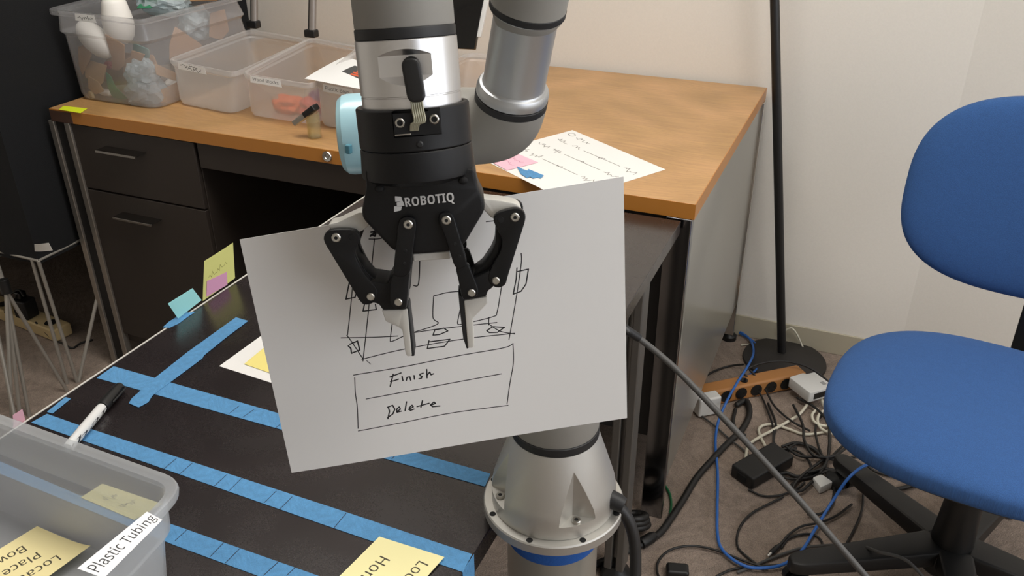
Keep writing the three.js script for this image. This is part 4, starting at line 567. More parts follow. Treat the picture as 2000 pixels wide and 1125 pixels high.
// front bin on the table
const fb = (() => { const y = TH + 0.0007, w = 0.83;
  const rim = [[-0.868, w, -0.18], [-0.474, w, -0.18], [-0.5005, w, -0.4365], [-0.868, w, -0.4475]], bot = [[-0.84, y, -0.2], [-0.495, y, -0.2], [-0.521, y, -0.417], [-0.84, y, -0.425]];
  const t = bin('clear plastic bin labelled Plastic Tubing at the front of the table', bot, rim, M.binClear, { skirt: 0.6, lip: 0.009, r0: 0.03, r1: 0.028, th: 0.0016, lipH: 0.009 });
  binLabel(t, [[-0.5055,0.8345,-0.3178], [-0.5017,0.8345,-0.3878], [-0.4893,0.8275,-0.3905], [-0.4852,0.8275,-0.3227]], (x) => { x.fillStyle = '#3c3c3e'; x.font = '84px sans-serif'; x.fillText('Plastic Tubing', 14, 88, 490); }); return t; })();

// marker pen on the table
{ const a = [-0.771,0.7226,-0.5183], b = [-0.8089,0.7226,-0.6354], m = [-0.7935,0.7226,-0.5937], t = thing('marker_pen', 'white-barrelled black-capped marker pen lying on the table by the clear bin', 'marker', [(a[0] + b[0]) / 2, TH, (a[2] + b[2]) / 2]), L = V(a).distanceTo(V(b)), K = V(a).distanceTo(V(m));
  const g = along(a, b, [[0, 0], [0.0056, 0.0005], [0.006, 0.002], [0.0064, K * 0.5], [0.0064, K - 0.006], [0.0058, K - 0.001], [0, K]], 40);
  part(t, 'barrel', g, std(0xffffff, 0.4, { map: canvasTex(512, 512, (x) => { x.fillStyle = '#dcdcda'; x.fillRect(0, 0, 512, 512); x.fillStyle = x.strokeStyle = '#333'; x.font = 'italic 110px serif'; for (const v of [40, 296]) { x.save(); x.translate(v + 150, 470); x.rotate(-Math.PI / 2); x.fillText('Sharpie', 70, 0); x.lineWidth = 8; scribble(x, 80, 40, 260, 20, 20, 0, rng(77)); x.fillRect(0, -40, 34, 60); x.restore(); } }) }));
  const cap = part(t, 'cap', along(a, b, [[0, K], [0.0068, K], [0.0074, K + 0.001], [0.0074, K + 0.01], [0.0066, L - 0.008], [0.0058, L - 0.001], [0.0052, L], [0, L]], 40), M.blackPlastic, 'black cap');
  const d = V(b).sub(V(a)).normalize(), n = new THREE.Vector3(-d.z, 0, d.x), s = (k, o) => V(a).addScaledVector(d, k).addScaledVector(n, o).add(new THREE.Vector3(0, 0.001, 0)).toArray();
  part(cap, 'clip', tube([s(L - 0.003, 0.0055), s(L - 0.004, 0.0088), s(L - 0.018, 0.0094), s(L - 0.034, 0.0086)], 0.0013, 24, 10), M.blackPlastic); }

// poles and dark panel standing against the wall behind the bins
for (const [w, p, q] of [['left grey metal pole with a black foot leaning on the wall behind the bins', [-1.6142,0.8583,-1.975], [[-1.6142,0.8583,-1.975][0] - 0.01, 2.1, -2.26]], ['right grey metal pole with a black foot leaning on the wall behind the bins', [-1.411,0.8532,-1.955], [[-1.411,0.8532,-1.955][0] - 0.012, 2.1, -2.26]]]) {
  const t = thing('metal_pole', w, 'pole', p), d = V(q).sub(V(p)), e = V(p).addScaledVector(d, 1.0).toArray();
  part(t, 'tube', rod(p, e, 0.0095, 0.0095, 20), M.poleGrey);
  part(t, 'side_rail', rod(V(p).add(new THREE.Vector3(-0.012, 0, -0.004)).toArray(), V(e).add(new THREE.Vector3(-0.012, 0, -0.004)).toArray(), 0.004, 0.004, 14), M.blackPlastic, 'black strip along the pole');
  part(t, 'foot', new RoundedBoxGeometry(0.034, 0.02, 0.024, 3, 0.004).translate(p[0] - 0.003, p[1] + 0.001, p[2]), M.blackPlastic);
}
{ const tr = [-0.909,1.0123,-2], br = [-0.9223,0.8572,-1.935], t = thing('dark_panel', 'black flat panel with a white side strip leaning on the wall behind the wrist', 'panel', [br[0] - 0.05, br[1], br[2]]), mk = (a, th) => { const g = slab(a, -th / 2, th / 2, 0.003, 0.001); return g.rotateX(-0.32).translate(br[0], br[1], br[2]); };
  const H = tr[1] - br[1], dx = tr[0] - br[0];
  part(t, 'panel', mk([[-0.11, -0.004], [0, 0], [dx, H], [-0.11, H]], 0.012), M.blackGloss);
  part(t, 'side_strip', mk([[0.001, 0.03], [0.012, 0.03], [dx + 0.014, H], [dx + 0.001, H]], 0.008), M.whitePlastic, 'white side strip'); }
// ---------------------------------------------------------------- black cloth stand at the left
{
  const x1 = -1.868, z1 = -1.330, y0 = 0.378, top = 2.1, x0 = RX0 + 0.03, z0 = RZ0 + 0.03;
  const t = thing('cloth_stand', 'tall stand covered in black cloth on thin wire legs left of the desk', 'stand', [(x0 + x1) / 2, 0, (z0 + z1) / 2]);
  const r = rng(12), panel = (a, b, n) => { const g = new THREE.PlaneGeometry(1, 1, 60, 30), p = g.attributes.position, d = V(b).sub(V(a)), out = new THREE.Vector3(-d.z, 0, d.x).normalize().multiplyScalar(-1), ph = r() * 9;
    for (let i = 0; i < p.count; i++) { const u = p.getX(i) + 0.5, v = p.getY(i) + 0.5, q = V(a).addScaledVector(d, u); q.y = y0 - 0.01 + (top - y0) * v; const k = 0.004 * Math.sin(u * 26 + ph) * (1 - v * 0.5) * Math.min(1, u * 8, (1 - u) * 8); q.addScaledVector(out, k); p.setXYZ(i, q.x, q.y, q.z); }
    g.computeVertexNormals(); return g; };
  part(t, 'cloth_side', panel([x1, 0, z1], [x1, 0, z0], 1), M.cloth); part(t, 'cloth_front', panel([x0, 0, z1], [x1, 0, z1], 1), M.cloth);
  part(t, 'inner_box', box(x0 + 0.012, x1 - 0.012, y0 + 0.004, top - 0.01, z0, z1 - 0.012, 0.004), M.cloth);
  part(t, 'frame_rail', merge(rod([x0, y0, z1], [x1, y0, z1], 0.0035), rod([x1, y0, z1], [x1, y0, z0], 0.0035)), M.wire);
  part(t, 'cloth_tag', sheet([[-1.8368,0.4385,-1.31], [-1.784,0.4521,-1.31], [-1.7773,0.4327,-1.31], [-1.8426,0.4178,-1.31]], 0.0006, (u, v) => 0.003 * Math.sin(u * 3)), std(0xd9d7d2, 0.8), 'small white tag');
  const leg = (p, q) => part(t, 'leg', rod(p, q, 0.0048, 0.0048, 12), M.wire);
  leg([x1 - 0.022, y0, z1], [x1 - 0.024, 0, z1 + 0.004]); leg([x1 + 0.0, y0, z1], [x1 - 0.004, 0, z1 - 0.012]);
  leg([[-1.84,0.2296,-1.4533][0], [-1.84,0.2296,-1.4533][1], [-1.84,0.2296,-1.4533][2]], [x1 - 0.002, 0, z1 - 0.015]);
  { const a = [-1.872,0.342,-1.2278], q = (p) => [p[0], 0, p[2]]; part(t, 'joint_cap', rod([a[0], a[1] - 0.006, a[2]], [a[0] - 0.002, a[1] + 0.03, a[2] - 0.002], 0.012), M.blackPlastic); leg([a[0], a[1] + 0.02, a[2]], [x1 - 0.16, y0, z1]);
    for (const p of [[-1.8629,0,-1.1779],[-1.8707,0,-1.1581],[-1.8571,0,-1.1222],[-1.8631,0,-1.2994]]) leg(a, q(p)); leg([-1.872,0.2452,-1.1731], [-1.8213,0,-1.1101]); }
  leg([x0 + 0.04, y0, z1], [x0 + 0.04, 0, z1]); leg([x0 + 0.04, y0, z0 + 0.02], [x0 + 0.04, 0, z0 + 0.02]);
}
{ // power strip under the stand
  const p = [-2.2109,0,-1.4834], t = thing('power_strip', 'beige power strip on the carpet under the black cloth stand', 'power strip', [p[0], 0, p[2]]), a = 0.12;
  t.rotation.y = -a; const st = lpart(t, 'body', new RoundedBoxGeometry(0.44, 0.04, 0.06, 3, 0.006).translate(-0.1, 0.021, -0.03), M.beige);
  for (const x of [-0.24, -0.16, 0.07]) lpart(st, 'socket', new THREE.CylinderGeometry(0.018, 0.018, 0.001, 24).translate(x, 0.0412, -0.03), M.blackPlastic);
  const q = [-2.2295,0.042,-1.5037], u = thing('plug_adapter', 'black plug adapter standing on the beige power strip', 'adapter', q);
  part(u, 'body', new RoundedBoxGeometry(0.052, 0.062, 0.045, 3, 0.006).translate(q[0], q[1] + 0.032, q[2]), M.blackPlastic);
  part(u, 'plug', new RoundedBoxGeometry(0.026, 0.024, 0.026, 3, 0.005).translate(q[0] - 0.006, q[1] + 0.074, q[2]), M.blackGloss); }

// ---------------------------------------------------------------- floor lamp
{ const p = [-0.1015,0,-2.1924], t = thing('floor_lamp', 'black floor lamp pole on a round base beside the desk', 'lamp', p), b = [-0.1117,0.022,-2.2032], e = [-0.2622,0.9712,-2.215], d = V(e).sub(V(b));
  part(t, 'base', along([p[0], 0, p[2]], [p[0], 9, p[2]], [[0, 0], [0.112, 0], [0.1145, 0.003], [0.113, 0.009], [0.07, 0.017], [0.02, 0.024], [0, 0.025]], 72), std(0x2b2826, 0.55));
  const f = V(b).addScaledVector(d, 1.65).toArray(), pole = part(t, 'pole', rod(b, f, 0.0118, 0.0110, 24), M.blackPlastic);
  part(t, 'lamp_shade', along(f, V(f).add(d).toArray(), [[0, 0.0], [0.03, 0.0], [0.14, 0.1], [0.139, 0.102], [0.02, 0.006], [0, 0.006]], 48), M.blackPlastic); }

// ---------------------------------------------------------------- office chair
{ const t = thing('office_chair', 'blue fabric office chair with a rounded back and black five-star base', 'chair', [0.296, 0, -1.490]); t.rotation.y = -0.15;
  const pad = (a, b, h, n, e, bend) => { const g = new THREE.SphereGeometry(1, 96, 48), p = g.attributes.position, uv = g.attributes.uv; const sg = (v, k) => Math.sign(v) * Math.pow(Math.abs(v), k);
    for (let i = 0; i < p.count; i++) { const x = p.getX(i), y = p.getY(i), z = p.getZ(i), c = Math.sqrt(x * x + z * z) || 1e-6, cc = Math.pow(c, e), X = a * sg(x / c, 2 / n) * cc, Z = b * sg(z / c, 2 / n) * cc, Y = h * sg(y, e); p.setXYZ(i, X, Y + bend(X / a, Z / b), Z); uv.setXY(i, X, Z); }
    g.computeVertexNormals(); return g; };
  lpart(t, 'seat', pad(0.252, 0.234, 0.036, 2.7, 0.55, (x, z) => -0.012 * Math.pow(Math.max(0, z), 3) - 0.010 * x * x).translate(-0.02, 0.432, 0.041), M.fabric);
  lpart(t, 'seat_shell', pad(0.228, 0.215, 0.012, 2.7, 0.6, () => 0).translate(-0.02, 0.393, 0.04), M.blackPlastic);
  const bk = lpart(t, 'backrest', pad(0.256, 0.190, 0.034, 2.8, 0.6, (x, z) => 0.03 * x * x).rotateX(Math.PI / 2 - 0.10).translate(0.008, 0.722, -0.265), M.fabric);
  lpart(t, 'back_support', merge(new RoundedBoxGeometry(0.075, 0.42, 0.012, 3, 0.004).rotateX(-0.10).translate(0.045, 0.60, -0.285), new RoundedBoxGeometry(0.07, 0.012, 0.24, 3, 0.004).translate(0.035, 0.385, -0.17)), M.blackPlastic);
  lpart(t, 'column', along([0, 0.075, 0], [0, 9, 0], [[0, 0], [0.040, 0], [0.034, 0.12], [0.031, 0.24], [0.03, 0.31], [0, 0.31]], 40), M.blackPlastic);
  lpart(t, 'lever', merge(new RoundedBoxGeometry(0.05, 0.012, 0.03, 3, 0.005).translate(-0.225, 0.375, 0.03), rod([-0.05, 0.38, 0.02], [-0.21, 0.376, 0.03], 0.005)), M.blackPlastic);
  const base = lpart(t, 'base_hub', along([0, 0.045, 0], [0, 9, 0], [[0, 0], [0.05, 0], [0.058, 0.01], [0.056, 0.05], [0.045, 0.062], [0, 0.062]], 48), M.blackPlastic);
  for (let k = 0; k < 5; k++) { const a = (207 + 72 * k) * Math.PI / 180 + 0.15, g = slab([[0.03, -0.033], [0.03, 0.033], [0.30, 0.021], [0.32, 0.012], [0.32, -0.012], [0.30, -0.021]], 0, 0.04, 0.008, 0.006).rotateX(-Math.PI / 2), p = g.attributes.position;
    for (let i = 0; i < p.count; i++) { const r = Math.max(0, p.getX(i)); p.setY(i, p.getY(i) * (1 - r * 0.9) + 0.052 + 0.02 * (1 - r / 0.32)); } g.computeVertexNormals();
    const l = lpart(t, 'leg', creased(g.rotateY(a), 0.7), M.blackPlastic);
    lpart(l, 'caster', merge([-0.013, 0.013].map((o) => new THREE.CylinderGeometry(0.024, 0.024, 0.016, 28).rotateX(Math.PI / 2).translate(0.297, 0.0245, o)).concat([new THREE.CylinderGeometry(0.008, 0.008, 0.03, 12).translate(0.297, 0.047, 0)])).rotateY(a), M.blackPlastic); }
}

// ---------------------------------------------------------------- orange power strip and what is plugged into it
{ const a = [-0.3041,0,-1.8461], b = [-0.0319,0,-2.0821], d = V(b).sub(V(a)), L = d.length(), ang = Math.atan2(-d.z, d.x);
  const t = thing('power_strip', 'orange power strip with round black sockets on the carpet by the desk leg', 'power strip', a); t.rotation.y = ang;
  const body = lpart(t, 'body', new RoundedBoxGeometry(L, 0.046, 0.046, 4, 0.007).translate(L / 2, 0.024, -0.024), M.orangeStrip);
  for (let k = 0; k < 6; k++) { const x = L * (0.20 + k * 0.125); const s = lpart(body, 'socket', new THREE.CylinderGeometry(0.0165, 0.0165, 0.002, 32).rotateX(Math.PI / 2).translate(x, 0.025, 0.0), M.blackPlastic); lpart(s, 'pin_hole', merge([-0.0075, 0.0075].map((o) => new THREE.CylinderGeometry(0.0022, 0.0022, 0.0006, 12).rotateX(Math.PI / 2).translate(x + o, 0.025, 0.0012))), M.hole); }
  lpart(body, 'switch', new THREE.CylinderGeometry(0.010, 0.011, 0.004, 24).translate(L * 0.5, 0.048, -0.022), M.blackGloss);
  const p = (x, y, z) => new THREE.Vector3(x, y, z).applyAxisAngle(new THREE.Vector3(0, 1, 0), ang).add(V(a)).toArray();
  const q1 = p(L * 0.14, 0.003, 0.019), u1 = thing('plug_adapter', 'white square plug charger at the left end of the orange power strip', 'adapter', q1); u1.rotation.y = ang;
  lpart(u1, 'body', new RoundedBoxGeometry(0.062, 0.054, 0.034, 4, 0.006).translate(0, 0.027, 0), M.whitePlastic);
  const q2 = p(L * 0.93, 0.003, 0.048), u2 = thing('plug_adapter', 'white network adapter with cables at the right end of the orange strip', 'adapter', q2); u2.rotation.y = ang + 0.1;
  const b2 = lpart(u2, 'body', slab([[-0.036, -0.04], [0.042, -0.04], [0.042, 0.034], [0.016, 0.034], [0.012, 0.042], [-0.036, 0.042]], 0, 0.03, 0.006, 0.002).rotateX(-Math.PI / 2).translate(0, 0.022, 0), M.whitePlastic);
  lpart(b2, 'port', new RoundedBoxGeometry(0.05, 0.017, 0.006, 2, 0.001).translate(0.004, 0.037, 0.0385), M.blackPlastic);
  lpart(b2, 'printed_mark', new THREE.BoxGeometry(0.011, 0.0004, 0.014).translate(0.026, 0.0522, 0.018), std(0x9a9a98, 0.7)); }
{ const p = [-0.0864,0,-1.6891], t = thing('power_brick', 'black power brick lying on the carpet among the cables', 'power brick', p); t.rotation.y = 1.02;
  const b = lpart(t, 'body', new RoundedBoxGeometry(0.145, 0.034, 0.066, 4, 0.006).translate(0, 0.0175, 0), M.blackPlastic); lpart(b, 'inlet', new RoundedBoxGeometry(0.004, 0.018, 0.026, 2, 0.0015).translate(-0.0725, 0.017, 0), M.hole); }
{ const p = [0.0469,0,-1.6832], t = thing('plug_adapter', 'small white plug on the carpet under the black cables', 'adapter', p); t.rotation.y = 0.9;
  lpart(t, 'body', slab([[-0.02, -0.016], [0.02, -0.016], [0.016, 0.016], [-0.01, 0.018]], 0, 0.02, 0.004, 0.002).rotateX(-Math.PI / 2).translate(0, 0.001, 0), M.whitePlastic); }

// ---------------------------------------------------------------- cables
const lie = (pts, r, lift = 0) => pts.map((p) => [p[0], Math.max(p[1], r + 0.001) + lift, p[2]]);
function cable(label, pts, r, mat, lift = 0) { return single('cable', label, 'cable', tube(lie(pts, r, lift), r, 0, 10), mat); }
{ const s = [-0.1706,0.7405,-0.648];
  cable('thick black cable curving down from the port of the robot base', [s, [-0.1638,0.7405,-0.6485], [-0.1532,0.7295,-0.6491], [-0.1446,0.71,-0.6475], [-0.1397,0.688,-0.6429], [-0.1348,0.6542,-0.6315], [-0.1246,0.5721,-0.6064]], 0.0062, M.cableBlack); }
cable('thick black cable running along the carpet past the chrome desk leg', [[-0.3945,0.01,-1.2045],[-0.3467,0.01,-1.2573],[-0.311,0.01,-1.3013],[-0.2734,0.01,-1.3516],[-0.2528,0.01,-1.3911],[-0.2418,0.01,-1.446],[-0.2312,0.01,-1.512],[-0.2202,0.01,-1.593],[-0.199,0.01,-1.6752],[-0.1746,0.01,-1.7588],[-0.1543,0.01,-1.8201],[-0.1496,0.01,-1.8983],[-0.1682,0.01,-1.9464],[-0.1847,0.01,-1.9198]], 0.0078, M.cableBlack);
{ const a = [-0.2816,0.013,-1.3402], b = [-0.2509,0.013,-1.3918]; single('cable_connector', 'black cable connector sleeve on the carpet near the desk leg', 'connector', along(a, b, [[0, 0], [0.011, 0], [0.012, 0.002], [0.012, 0.03], [0.009, 0.04], [0, 0.04]], 28), M.blackPlastic); }
{ const c = [-0.3081,0.03,-1.3749]; single('cable_coil', 'round black coil of cable on the carpet behind the robot base', 'cable', merge([0, 1, 2].map((k) => new THREE.TorusGeometry(0.030 - k * 0.003, 0.0075, 14, 48).rotateX(Math.PI / 2 - 0.5).rotateY(0.5).translate(c[0], 0.026 + k * 0.012, c[2]))), M.cableBlack); }
cable('thin green wire lying beside the chrome desk leg', [[-0.2659,0.004,-1.3792],[-0.2537,0.004,-1.414],[-0.2483,0.004,-1.4468],[-0.2537,0.004,-1.4918],[-0.265,0.004,-1.5234],[-0.2799,0.004,-1.5451]], 0.0028, M.cableGreen);
cable('straight grey cable crossing from behind the hanging paper to the lower right', [[-0.2467,0.8637,-0.6875], [-0.2662,0.8668,-0.7551], [-0.2713,0.8417,-0.8494], [-0.2534,0.8069,-0.8984], [-0.234,0.7877,-0.9078], [-0.2139,0.7694,-0.918], [-0.1702,0.7391,-0.919], [-0.1106,0.6971,-0.9076], [-0.0391,0.6437,-0.8946], [0.0318,0.588,-0.88], [0.0947,0.538,-0.8654], [0.1655,0.472,-0.8571], [0.34, 0.28, -0.62], [0.46, 0.06, -0.5], [0.6, 0.006, -0.42], [0.85, 0.006, -0.3]], 0.0042, M.cableGrey);
{ const a = [-0.2381,0.7897,-0.9078], b = [-0.216,0.7711,-0.9181]; single('cable_sleeve', 'dark rubber sleeve on the straight grey cable beside the paper', 'sleeve', along(a, b, [[0.0043, 0], [0.0056, 0], [0.0056, 0.024], [0.0048, 0.028], [0.0043, 0.028]], 20), M.rubber); }
cable('long bright blue network cable running down the carpet and under the chair', [[-0.251,0.006,-2.2952],[-0.2122,0.006,-2.261],[-0.1868,0.02,-2.1753],[-0.1827,0.064,-2.0092],[-0.193,0.066,-1.9295],[-0.2058,0.045,-1.8705],[-0.2135,0.02,-1.8174],[-0.2084,0.006,-1.7545],[-0.1774,0.006,-1.6237],[-0.1549,0.006,-1.5044],[-0.1385,0.006,-1.4272],[-0.1243,0.006,-1.3933],[-0.0947,0.006,-1.3703],[-0.0624,0.006,-1.3629],[-0.0257,0.006,-1.3768],[0.0017,0.006,-1.3987],[0.0286,0.006,-1.445],[0.0491,0.006,-1.5222],[0.0743,0.04,-1.5899],[0.1,0.09,-1.6262],[0.127,0.105,-1.6566],[0.1602,0.1,-1.6844],[0.2057,0.06,-1.7631],[0.247,0.01,-1.8558]], 0.0034, M.cableBlue, 0.006);
cable('second blue network cable curling in front of the lamp base', [[-0.2419,0.006,-2.2862],[-0.203,0.006,-2.2587],[-0.1729,0.006,-2.2167],[-0.1613,0.006,-2.1603],[-0.1648,0.006,-2.1111],[-0.1802,0.006,-2.0691]], 0.0034, M.cableBlue, 0.002);
cable('white cable looping from the power brick to the network adapter', [[-0.0154,0.006,-1.9965],[-0.0316,0.006,-1.9369],[-0.0542,0.006,-1.8949],[-0.0827,0.006,-1.8467],[-0.1128,0.006,-1.7988],[-0.129,0.006,-1.7619],[-0.1282,0.006,-1.7142]], 0.0038, M.cableWhite, 0.004);
cable('white cable looping in front of the black power brick', [[-0.0928,0.006,-1.7813],[-0.1107,0.006,-1.8173],[-0.117,0.006,-1.8414],[-0.1098,0.006,-1.8603],[-0.0866,0.006,-1.8745],[-0.0485,0.006,-1.87],[-0.0107,0.006,-1.8635],[0.024,0.006,-1.8824],[0.0691,0.006,-1.9237],[0.1107,0.006,-1.9366]], 0.0036, M.cableWhite, 0.0);
cable('white coiled cable at the edge of the chair seat', [[0.0083,0.006,-1.9774],[-0.0008,0.006,-1.9428],[0.0111,0.006,-1.9131],[0.0361,0.006,-1.9099],[0.0613,0.006,-1.9295],[0.0663,0.006,-1.9592],[0.0496,0.006,-1.9803],[0.025,0.006,-1.9748],[0.0141,0.006,-1.9327],[0.0279,0.006,-1.893],[0.0602,0.006,-1.8843],[0.0958,0.006,-1.8904]], 0.0036, M.cableWhite, 0.006);
cable('second white coiled cable next to the chair seat', [[-0.0036,0.006,-2.0563],[0.0131,0.006,-2.0182],[0.0298,0.006,-1.9768],[0.0519,0.006,-1.9532],[0.0793,0.006,-1.9507],[0.115,0.006,-1.9657]], 0.0042, M.cableWhite, 0.012);
cable('thin white cable along the baseboard behind the lamp base', [[-0.227,0.004,-2.2277],[-0.1849,0.004,-2.2574],[-0.1505,0.004,-2.3027]].concat([[-0.1226,0.0464,-2.27], [-0.1015,0.0685,-2.27], [-0.0835,0.0521,-2.27], [-0.0536,0.004,-2.2699], [-0.0097,0.004,-2.2268]]), 0.0025, M.cableWhite);
cable('thin black cable drooping from the orange strip to the power brick', [[-0.1881,0.05,-2.0032],[-0.1641,0.03,-2.0033],[-0.134,0.006,-1.9841],[-0.1053,0.006,-1.9156],[-0.086,0.006,-1.8611],[-0.0744,0.006,-1.789]], 0.0026, M.cableBlack, 0.004);
cable('thin black cable from the orange strip towards the chair', [[-0.1746,0.05,-2.0193],[-0.1375,0.02,-2.012],[-0.094,0.006,-1.9442],[-0.0441,0.006,-1.8946],[0.0006,0.006,-1.8726]], 0.0028, M.cableBlack, 0.008);
cable('black cable arching over the orange power strip', [[-0.2036,0.01,-2.0262], [-0.1833,0.06,-2.0154], [-0.147,0.07,-2.049], [-0.0912,0.07,-2.0804], [-0.0312,0.06,-2.0895], [0.0233,0.03,-2.0893], [0.0851,0.01,-2.0325]], 0.0028, M.cableBlack);
cable('black cable from the network adapter down to the cable tangle', [[-0.0445,0.006,-2.0016],[-0.0007,0.006,-1.9784],[0.034,0.006,-1.9318],[0.0501,0.006,-1.8626],[0.0515,0.006,-1.7691],[0.0406,0.006,-1.715]], 0.0032, M.cableBlack, 0.010);
cable('thin black cable looping left below the power brick', [[-0.028,0.005,-1.611],[-0.0545,0.005,-1.5744],[-0.0823,0.005,-1.5337],[-0.0966,0.005,-1.4953],[-0.101,0.005,-1.4542],[-0.0929,0.005,-1.4159],[-0.0697,0.005,-1.3963],[-0.0456,0.005,-1.3832],[-0.0285,0.005,-1.3815]], 0.0026, M.cableBlack);
cable('thin brown-black cable in a wide arc at the bottom of the picture', [[-0.2181,0.005,-1.2576],[-0.2322,0.005,-1.2837],[-0.2363,0.005,-1.3119],[-0.2222,0.005,-1.3501],[-0.1815,0.005,-1.3798],[-0.1314,0.005,-1.3867],[-0.0754,0.005,-1.3795],[-0.036,0.005,-1.378]], 0.0026, M.cableBlack, 0.004);
cable('thin black cable end entering at the bottom of the picture', [[-0.1184,0.005,-1.3212],[-0.0931,0.005,-1.351],[-0.0559,0.005,-1.3741],[-0.0083,0.005,-1.3986]], 0.0026, M.cableBlack);
{ const pts = [[-0.0246,0.006,-1.4288],[-0.0106,0.006,-1.4606],[0.0002,0.006,-1.4917],[0.0233,0.006,-1.5286],[0.058,0.006,-1.555],[0.0898,0.006,-1.5924],[0.1164,0.006,-1.6406]]; const c = cable('thin black cable with a metal-tipped plug on the carpet', pts, 0.0027, M.cableBlack, 0.003); const a = pts[0], d = V(pts[1]).sub(V(a)).normalize(), e = V(a).addScaledVector(d, -0.018).toArray();
  c.name = numbered('plug_cable'); part(c, 'plug', along([a[0], 0.0085, a[2]], [a[0] + d.x, 0.0085, a[2] + d.z], [[0, -0.006], [0.0048, -0.006], [0.0055, -0.004], [0.0055, 0.016], [0.0035, 0.028], [0, 0.028]], 20), M.blackPlastic); part(c, 'plug_tip', along([a[0], 0.0085, a[2]], [a[0] - d.x, 0.0085, a[2] - d.z], [[0, 0.004], [0.0038, 0.004], [0.0038, 0.02], [0, 0.02]], 16), M.chrome, 'shiny metal plug tip'); }
cable('thin black cable looping beside the metal-tipped plug', [[-0.0091,0.005,-1.4511],[-0.0007,0.005,-1.481],[0.0189,0.005,-1.5026],[0.0472,0.005,-1.5164],[0.0655,0.005,-1.505],[0.068,0.005,-1.4798],[0.0561,0.005,-1.4546]], 0.0025, M.cableBlack);
cable('grey-black cable running over the front chair leg', [...[[-0.0809,0.006,-1.3473],[-0.0564,0.006,-1.3741],[-0.0296,0.006,-1.4049],[-0.0022,0.006,-1.4345],[0.035,0.006,-1.4686]], ...[0.0904,0.03,-1.4786], ...[[0.1315,0.08,-1.435], [0.1636,0.11,-1.3977], [0.2106,0.12,-1.3853], [0.2564,0.1,-1.3612]]].filter((p) => Array.isArray(p)), 0.0032, M.cableGrey);
cable('thin black cable hanging down past the chair leg to the carpet', [[0.1385,0.005,-1.6981],[0.1392,0.005,-1.643],[0.1324,0.005,-1.5913],[0.1193,0.005,-1.5313],[0.11,0.005,-1.4937]], 0.0025, M.cableBlack);
cable('black cable in a round loop around the small white plug', [[0.0312,0.006,-1.5699],[0.0578,0.006,-1.5831],[0.0745,0.006,-1.6231],[0.0764,0.006,-1.6752],[0.0693,0.006,-1.7121],[0.0544,0.006,-1.7287]], 0.0033, M.cableBlack, 0.004);
cable('thin black cable curving under the power brick', [[-0.1022,0.005,-1.606],[-0.0712,0.005,-1.5972],[-0.0411,0.005,-1.6098],[-0.0221,0.005,-1.6264],[-0.0015,0.005,-1.6525],[0.0113,0.005,-1.6801]], 0.0026, M.cableBlack);
cable('black cable from the power brick to the chair base', [[-0.0394,0.006,-1.7799],[-0.012,0.006,-1.7621],[0.0282,0.006,-1.7742],[0.0734,0.006,-1.7907],[0.1085,0.006,-1.7934]], 0.0032, M.cableBlack, 0.008);
cable('black cable looping in the middle of the tangle behind the brick', [[-0.0527,0.006,-1.7943],[-0.0247,0.006,-1.8211],[0.0154,0.006,-1.8178],[0.0401,0.006,-1.7936],[0.0511,0.006,-1.7646],[0.0342,0.006,-1.7156],[-0.0025,0.006,-1.6821],[-0.0167,0.006,-1.6449],[-0.0093,0.006,-1.6284]], 0.0038, M.cableBlack);
cable('black cable crossing the tangle beside the chair seat', [[0.0451,0.006,-1.8916],[0.0504,0.006,-1.8324],[0.0516,0.006,-1.7743],[0.0434,0.006,-1.731],[0.0166,0.006,-1.7037]], 0.0034, M.cableBlack, 0.012);
cable('black cable bent towards the chair from the tangle', [[0.0618,0.006,-1.7979],[0.0732,0.006,-1.8271],[0.0874,0.006,-1.858],[0.1003,0.006,-1.8734]], 0.003, M.cableBlack, 0.004);
cable('thick black lead from the brick into the tangle', [[-0.0487,0.008,-1.6807],[-0.0315,0.008,-1.6948],[-0.0092,0.008,-1.6904],[0.0161,0.008,-1.7055],[0.0449,0.008,-1.7407],[0.0765,0.008,-1.7492],[0.1018,0.008,-1.7692]], 0.0048, M.cableBlack);
cable('black cable loop lying beneath the front edge of the chair seat', [[0.0962,0.006,-1.803],[0.1177,0.006,-1.8274],[0.1464,0.006,-1.8291],[0.1424,0.006,-1.7971],[0.1714,0.006,-1.7796],[0.2184,0.006,-1.7871],[0.243,0.006,-1.794]], 0.0032, M.cableBlack);
cable('black cable behind the chair leg under the seat', [[0.1736,0.007,-1.7243],[0.2059,0.007,-1.7355],[0.2378,0.007,-1.7606],[0.2593,0.007,-1.7838]], 0.005, M.cableBlack);
cable('black cable making a wide loop between the brick and the small white plug', [[-0.044,0.006,-1.7929],[-0.0088,0.006,-1.7829],[0.017,0.006,-1.7503],[0.0156,0.006,-1.7124],[-0.0128,0.006,-1.6778],[-0.0401,0.006,-1.6799],[-0.0539,0.006,-1.7207],[-0.0449,0.006,-1.7678],[-0.0218,0.006,-1.7972]], 0.003, M.cableBlack, 0.002);
cable('black cable double loop left of the chair leg', [[0.0822,0.006,-1.7824],[0.0525,0.006,-1.7795],[0.0263,0.006,-1.7401],[-0.0061,0.006,-1.6671],[-0.0101,0.006,-1.6346],[0.0055,0.006,-1.6368],[0.025,0.006,-1.6757],[0.0445,0.006,-1.72],[0.0718,0.006,-1.7452],[0.099,0.006,-1.7382]], 0.0036, M.cableBlack, 0.006);
cable('thin black cable from the tangle to the white coils', [[0.041,0.006,-1.7843],[0.0252,0.006,-1.8319],[0.0137,0.006,-1.8889],[0.0174,0.006,-1.9388],[0.0295,0.006,-1.966]], 0.0028, M.cableBlack, 0.004);
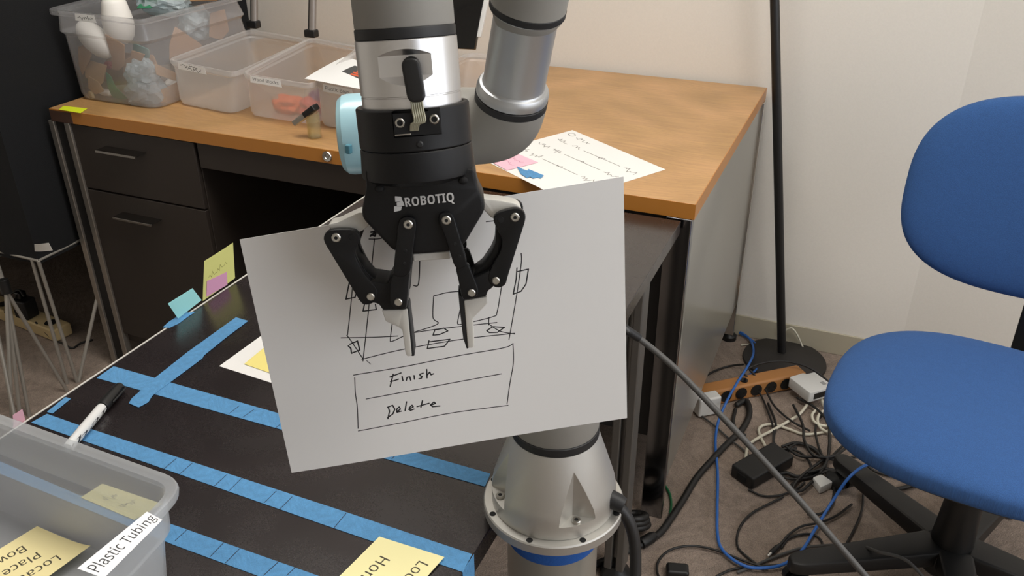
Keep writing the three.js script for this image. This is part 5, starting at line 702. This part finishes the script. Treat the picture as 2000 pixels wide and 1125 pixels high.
cable('black cable loop under the middle of the orange strip', [[-0.1114,0.006,-1.9564],[-0.0804,0.006,-1.8748],[-0.0727,0.006,-1.794],[-0.0488,0.006,-1.7785],[-0.0175,0.006,-1.8171],[0.0196,0.006,-1.8072],[0.0493,0.006,-1.7681]], 0.003, M.cableBlack, 0.003);
cable('black cable resting on the white coils beside the seat', [[-0.0495,0.006,-1.958],[-0.0178,0.006,-1.8829],[-0.005,0.006,-1.8138],[0.0237,0.006,-1.7675],[0.0629,0.006,-1.784],[0.0936,0.006,-1.8381]], 0.0034, M.cableBlack, 0.014);
cable('thin grey cable from the orange strip to the power brick side', [[-0.2808,0.005,-1.8533],[-0.2252,0.005,-1.8134],[-0.1779,0.005,-1.773],[-0.1434,0.005,-1.7466],[-0.1232,0.005,-1.7279]], 0.0026, M.cableGrey, 0.002);
cable('black cable loop behind the white charger on the carpet', [[-0.1861,0.006,-1.9009],[-0.181,0.006,-1.8442],[-0.1639,0.006,-1.8061],[-0.1457,0.006,-1.8026]], 0.005, M.cableBlack);
cable('dark cable behind the orange strip by the lamp base', [[-0.3042,0.006,-1.9905],[-0.272,0.006,-2.0581],[-0.2376,0.006,-2.1002],[-0.2012,0.02,-2.1007]], 0.0028, M.cableBlack);
{ const p = [-0.1937,0,-1.2962]; single('plug_adapter', 'black plug at the bottom edge of the picture on the carpet', 'adapter', new RoundedBoxGeometry(0.045, 0.022, 0.03, 3, 0.006).rotateY(0.3).translate(p[0], 0.012, p[2]), M.blackPlastic); }
cable('thin black cord from the beige power strip along the carpet', [[-2.1774,0.042,-1.4859], [-2.1281,0.02,-1.4758], [-2.1079,0.004,-1.4749], [-2.0686,0.004,-1.4727], [-2.018,0.004,-1.4632], [-2.0183,0.004,-1.4936], [-2.0012,0.004,-1.5194]], 0.003, M.cableBlack);
cable('black cord arching above the black adapter under the stand', [[-2.1929,0.13,-1.4843], [-2.2209,0.14,-1.4936], [-2.2372,0.13,-1.4794], [-2.2835,0.06,-1.4741]], 0.003, M.cableBlack);

renderer.render(scene, camera);
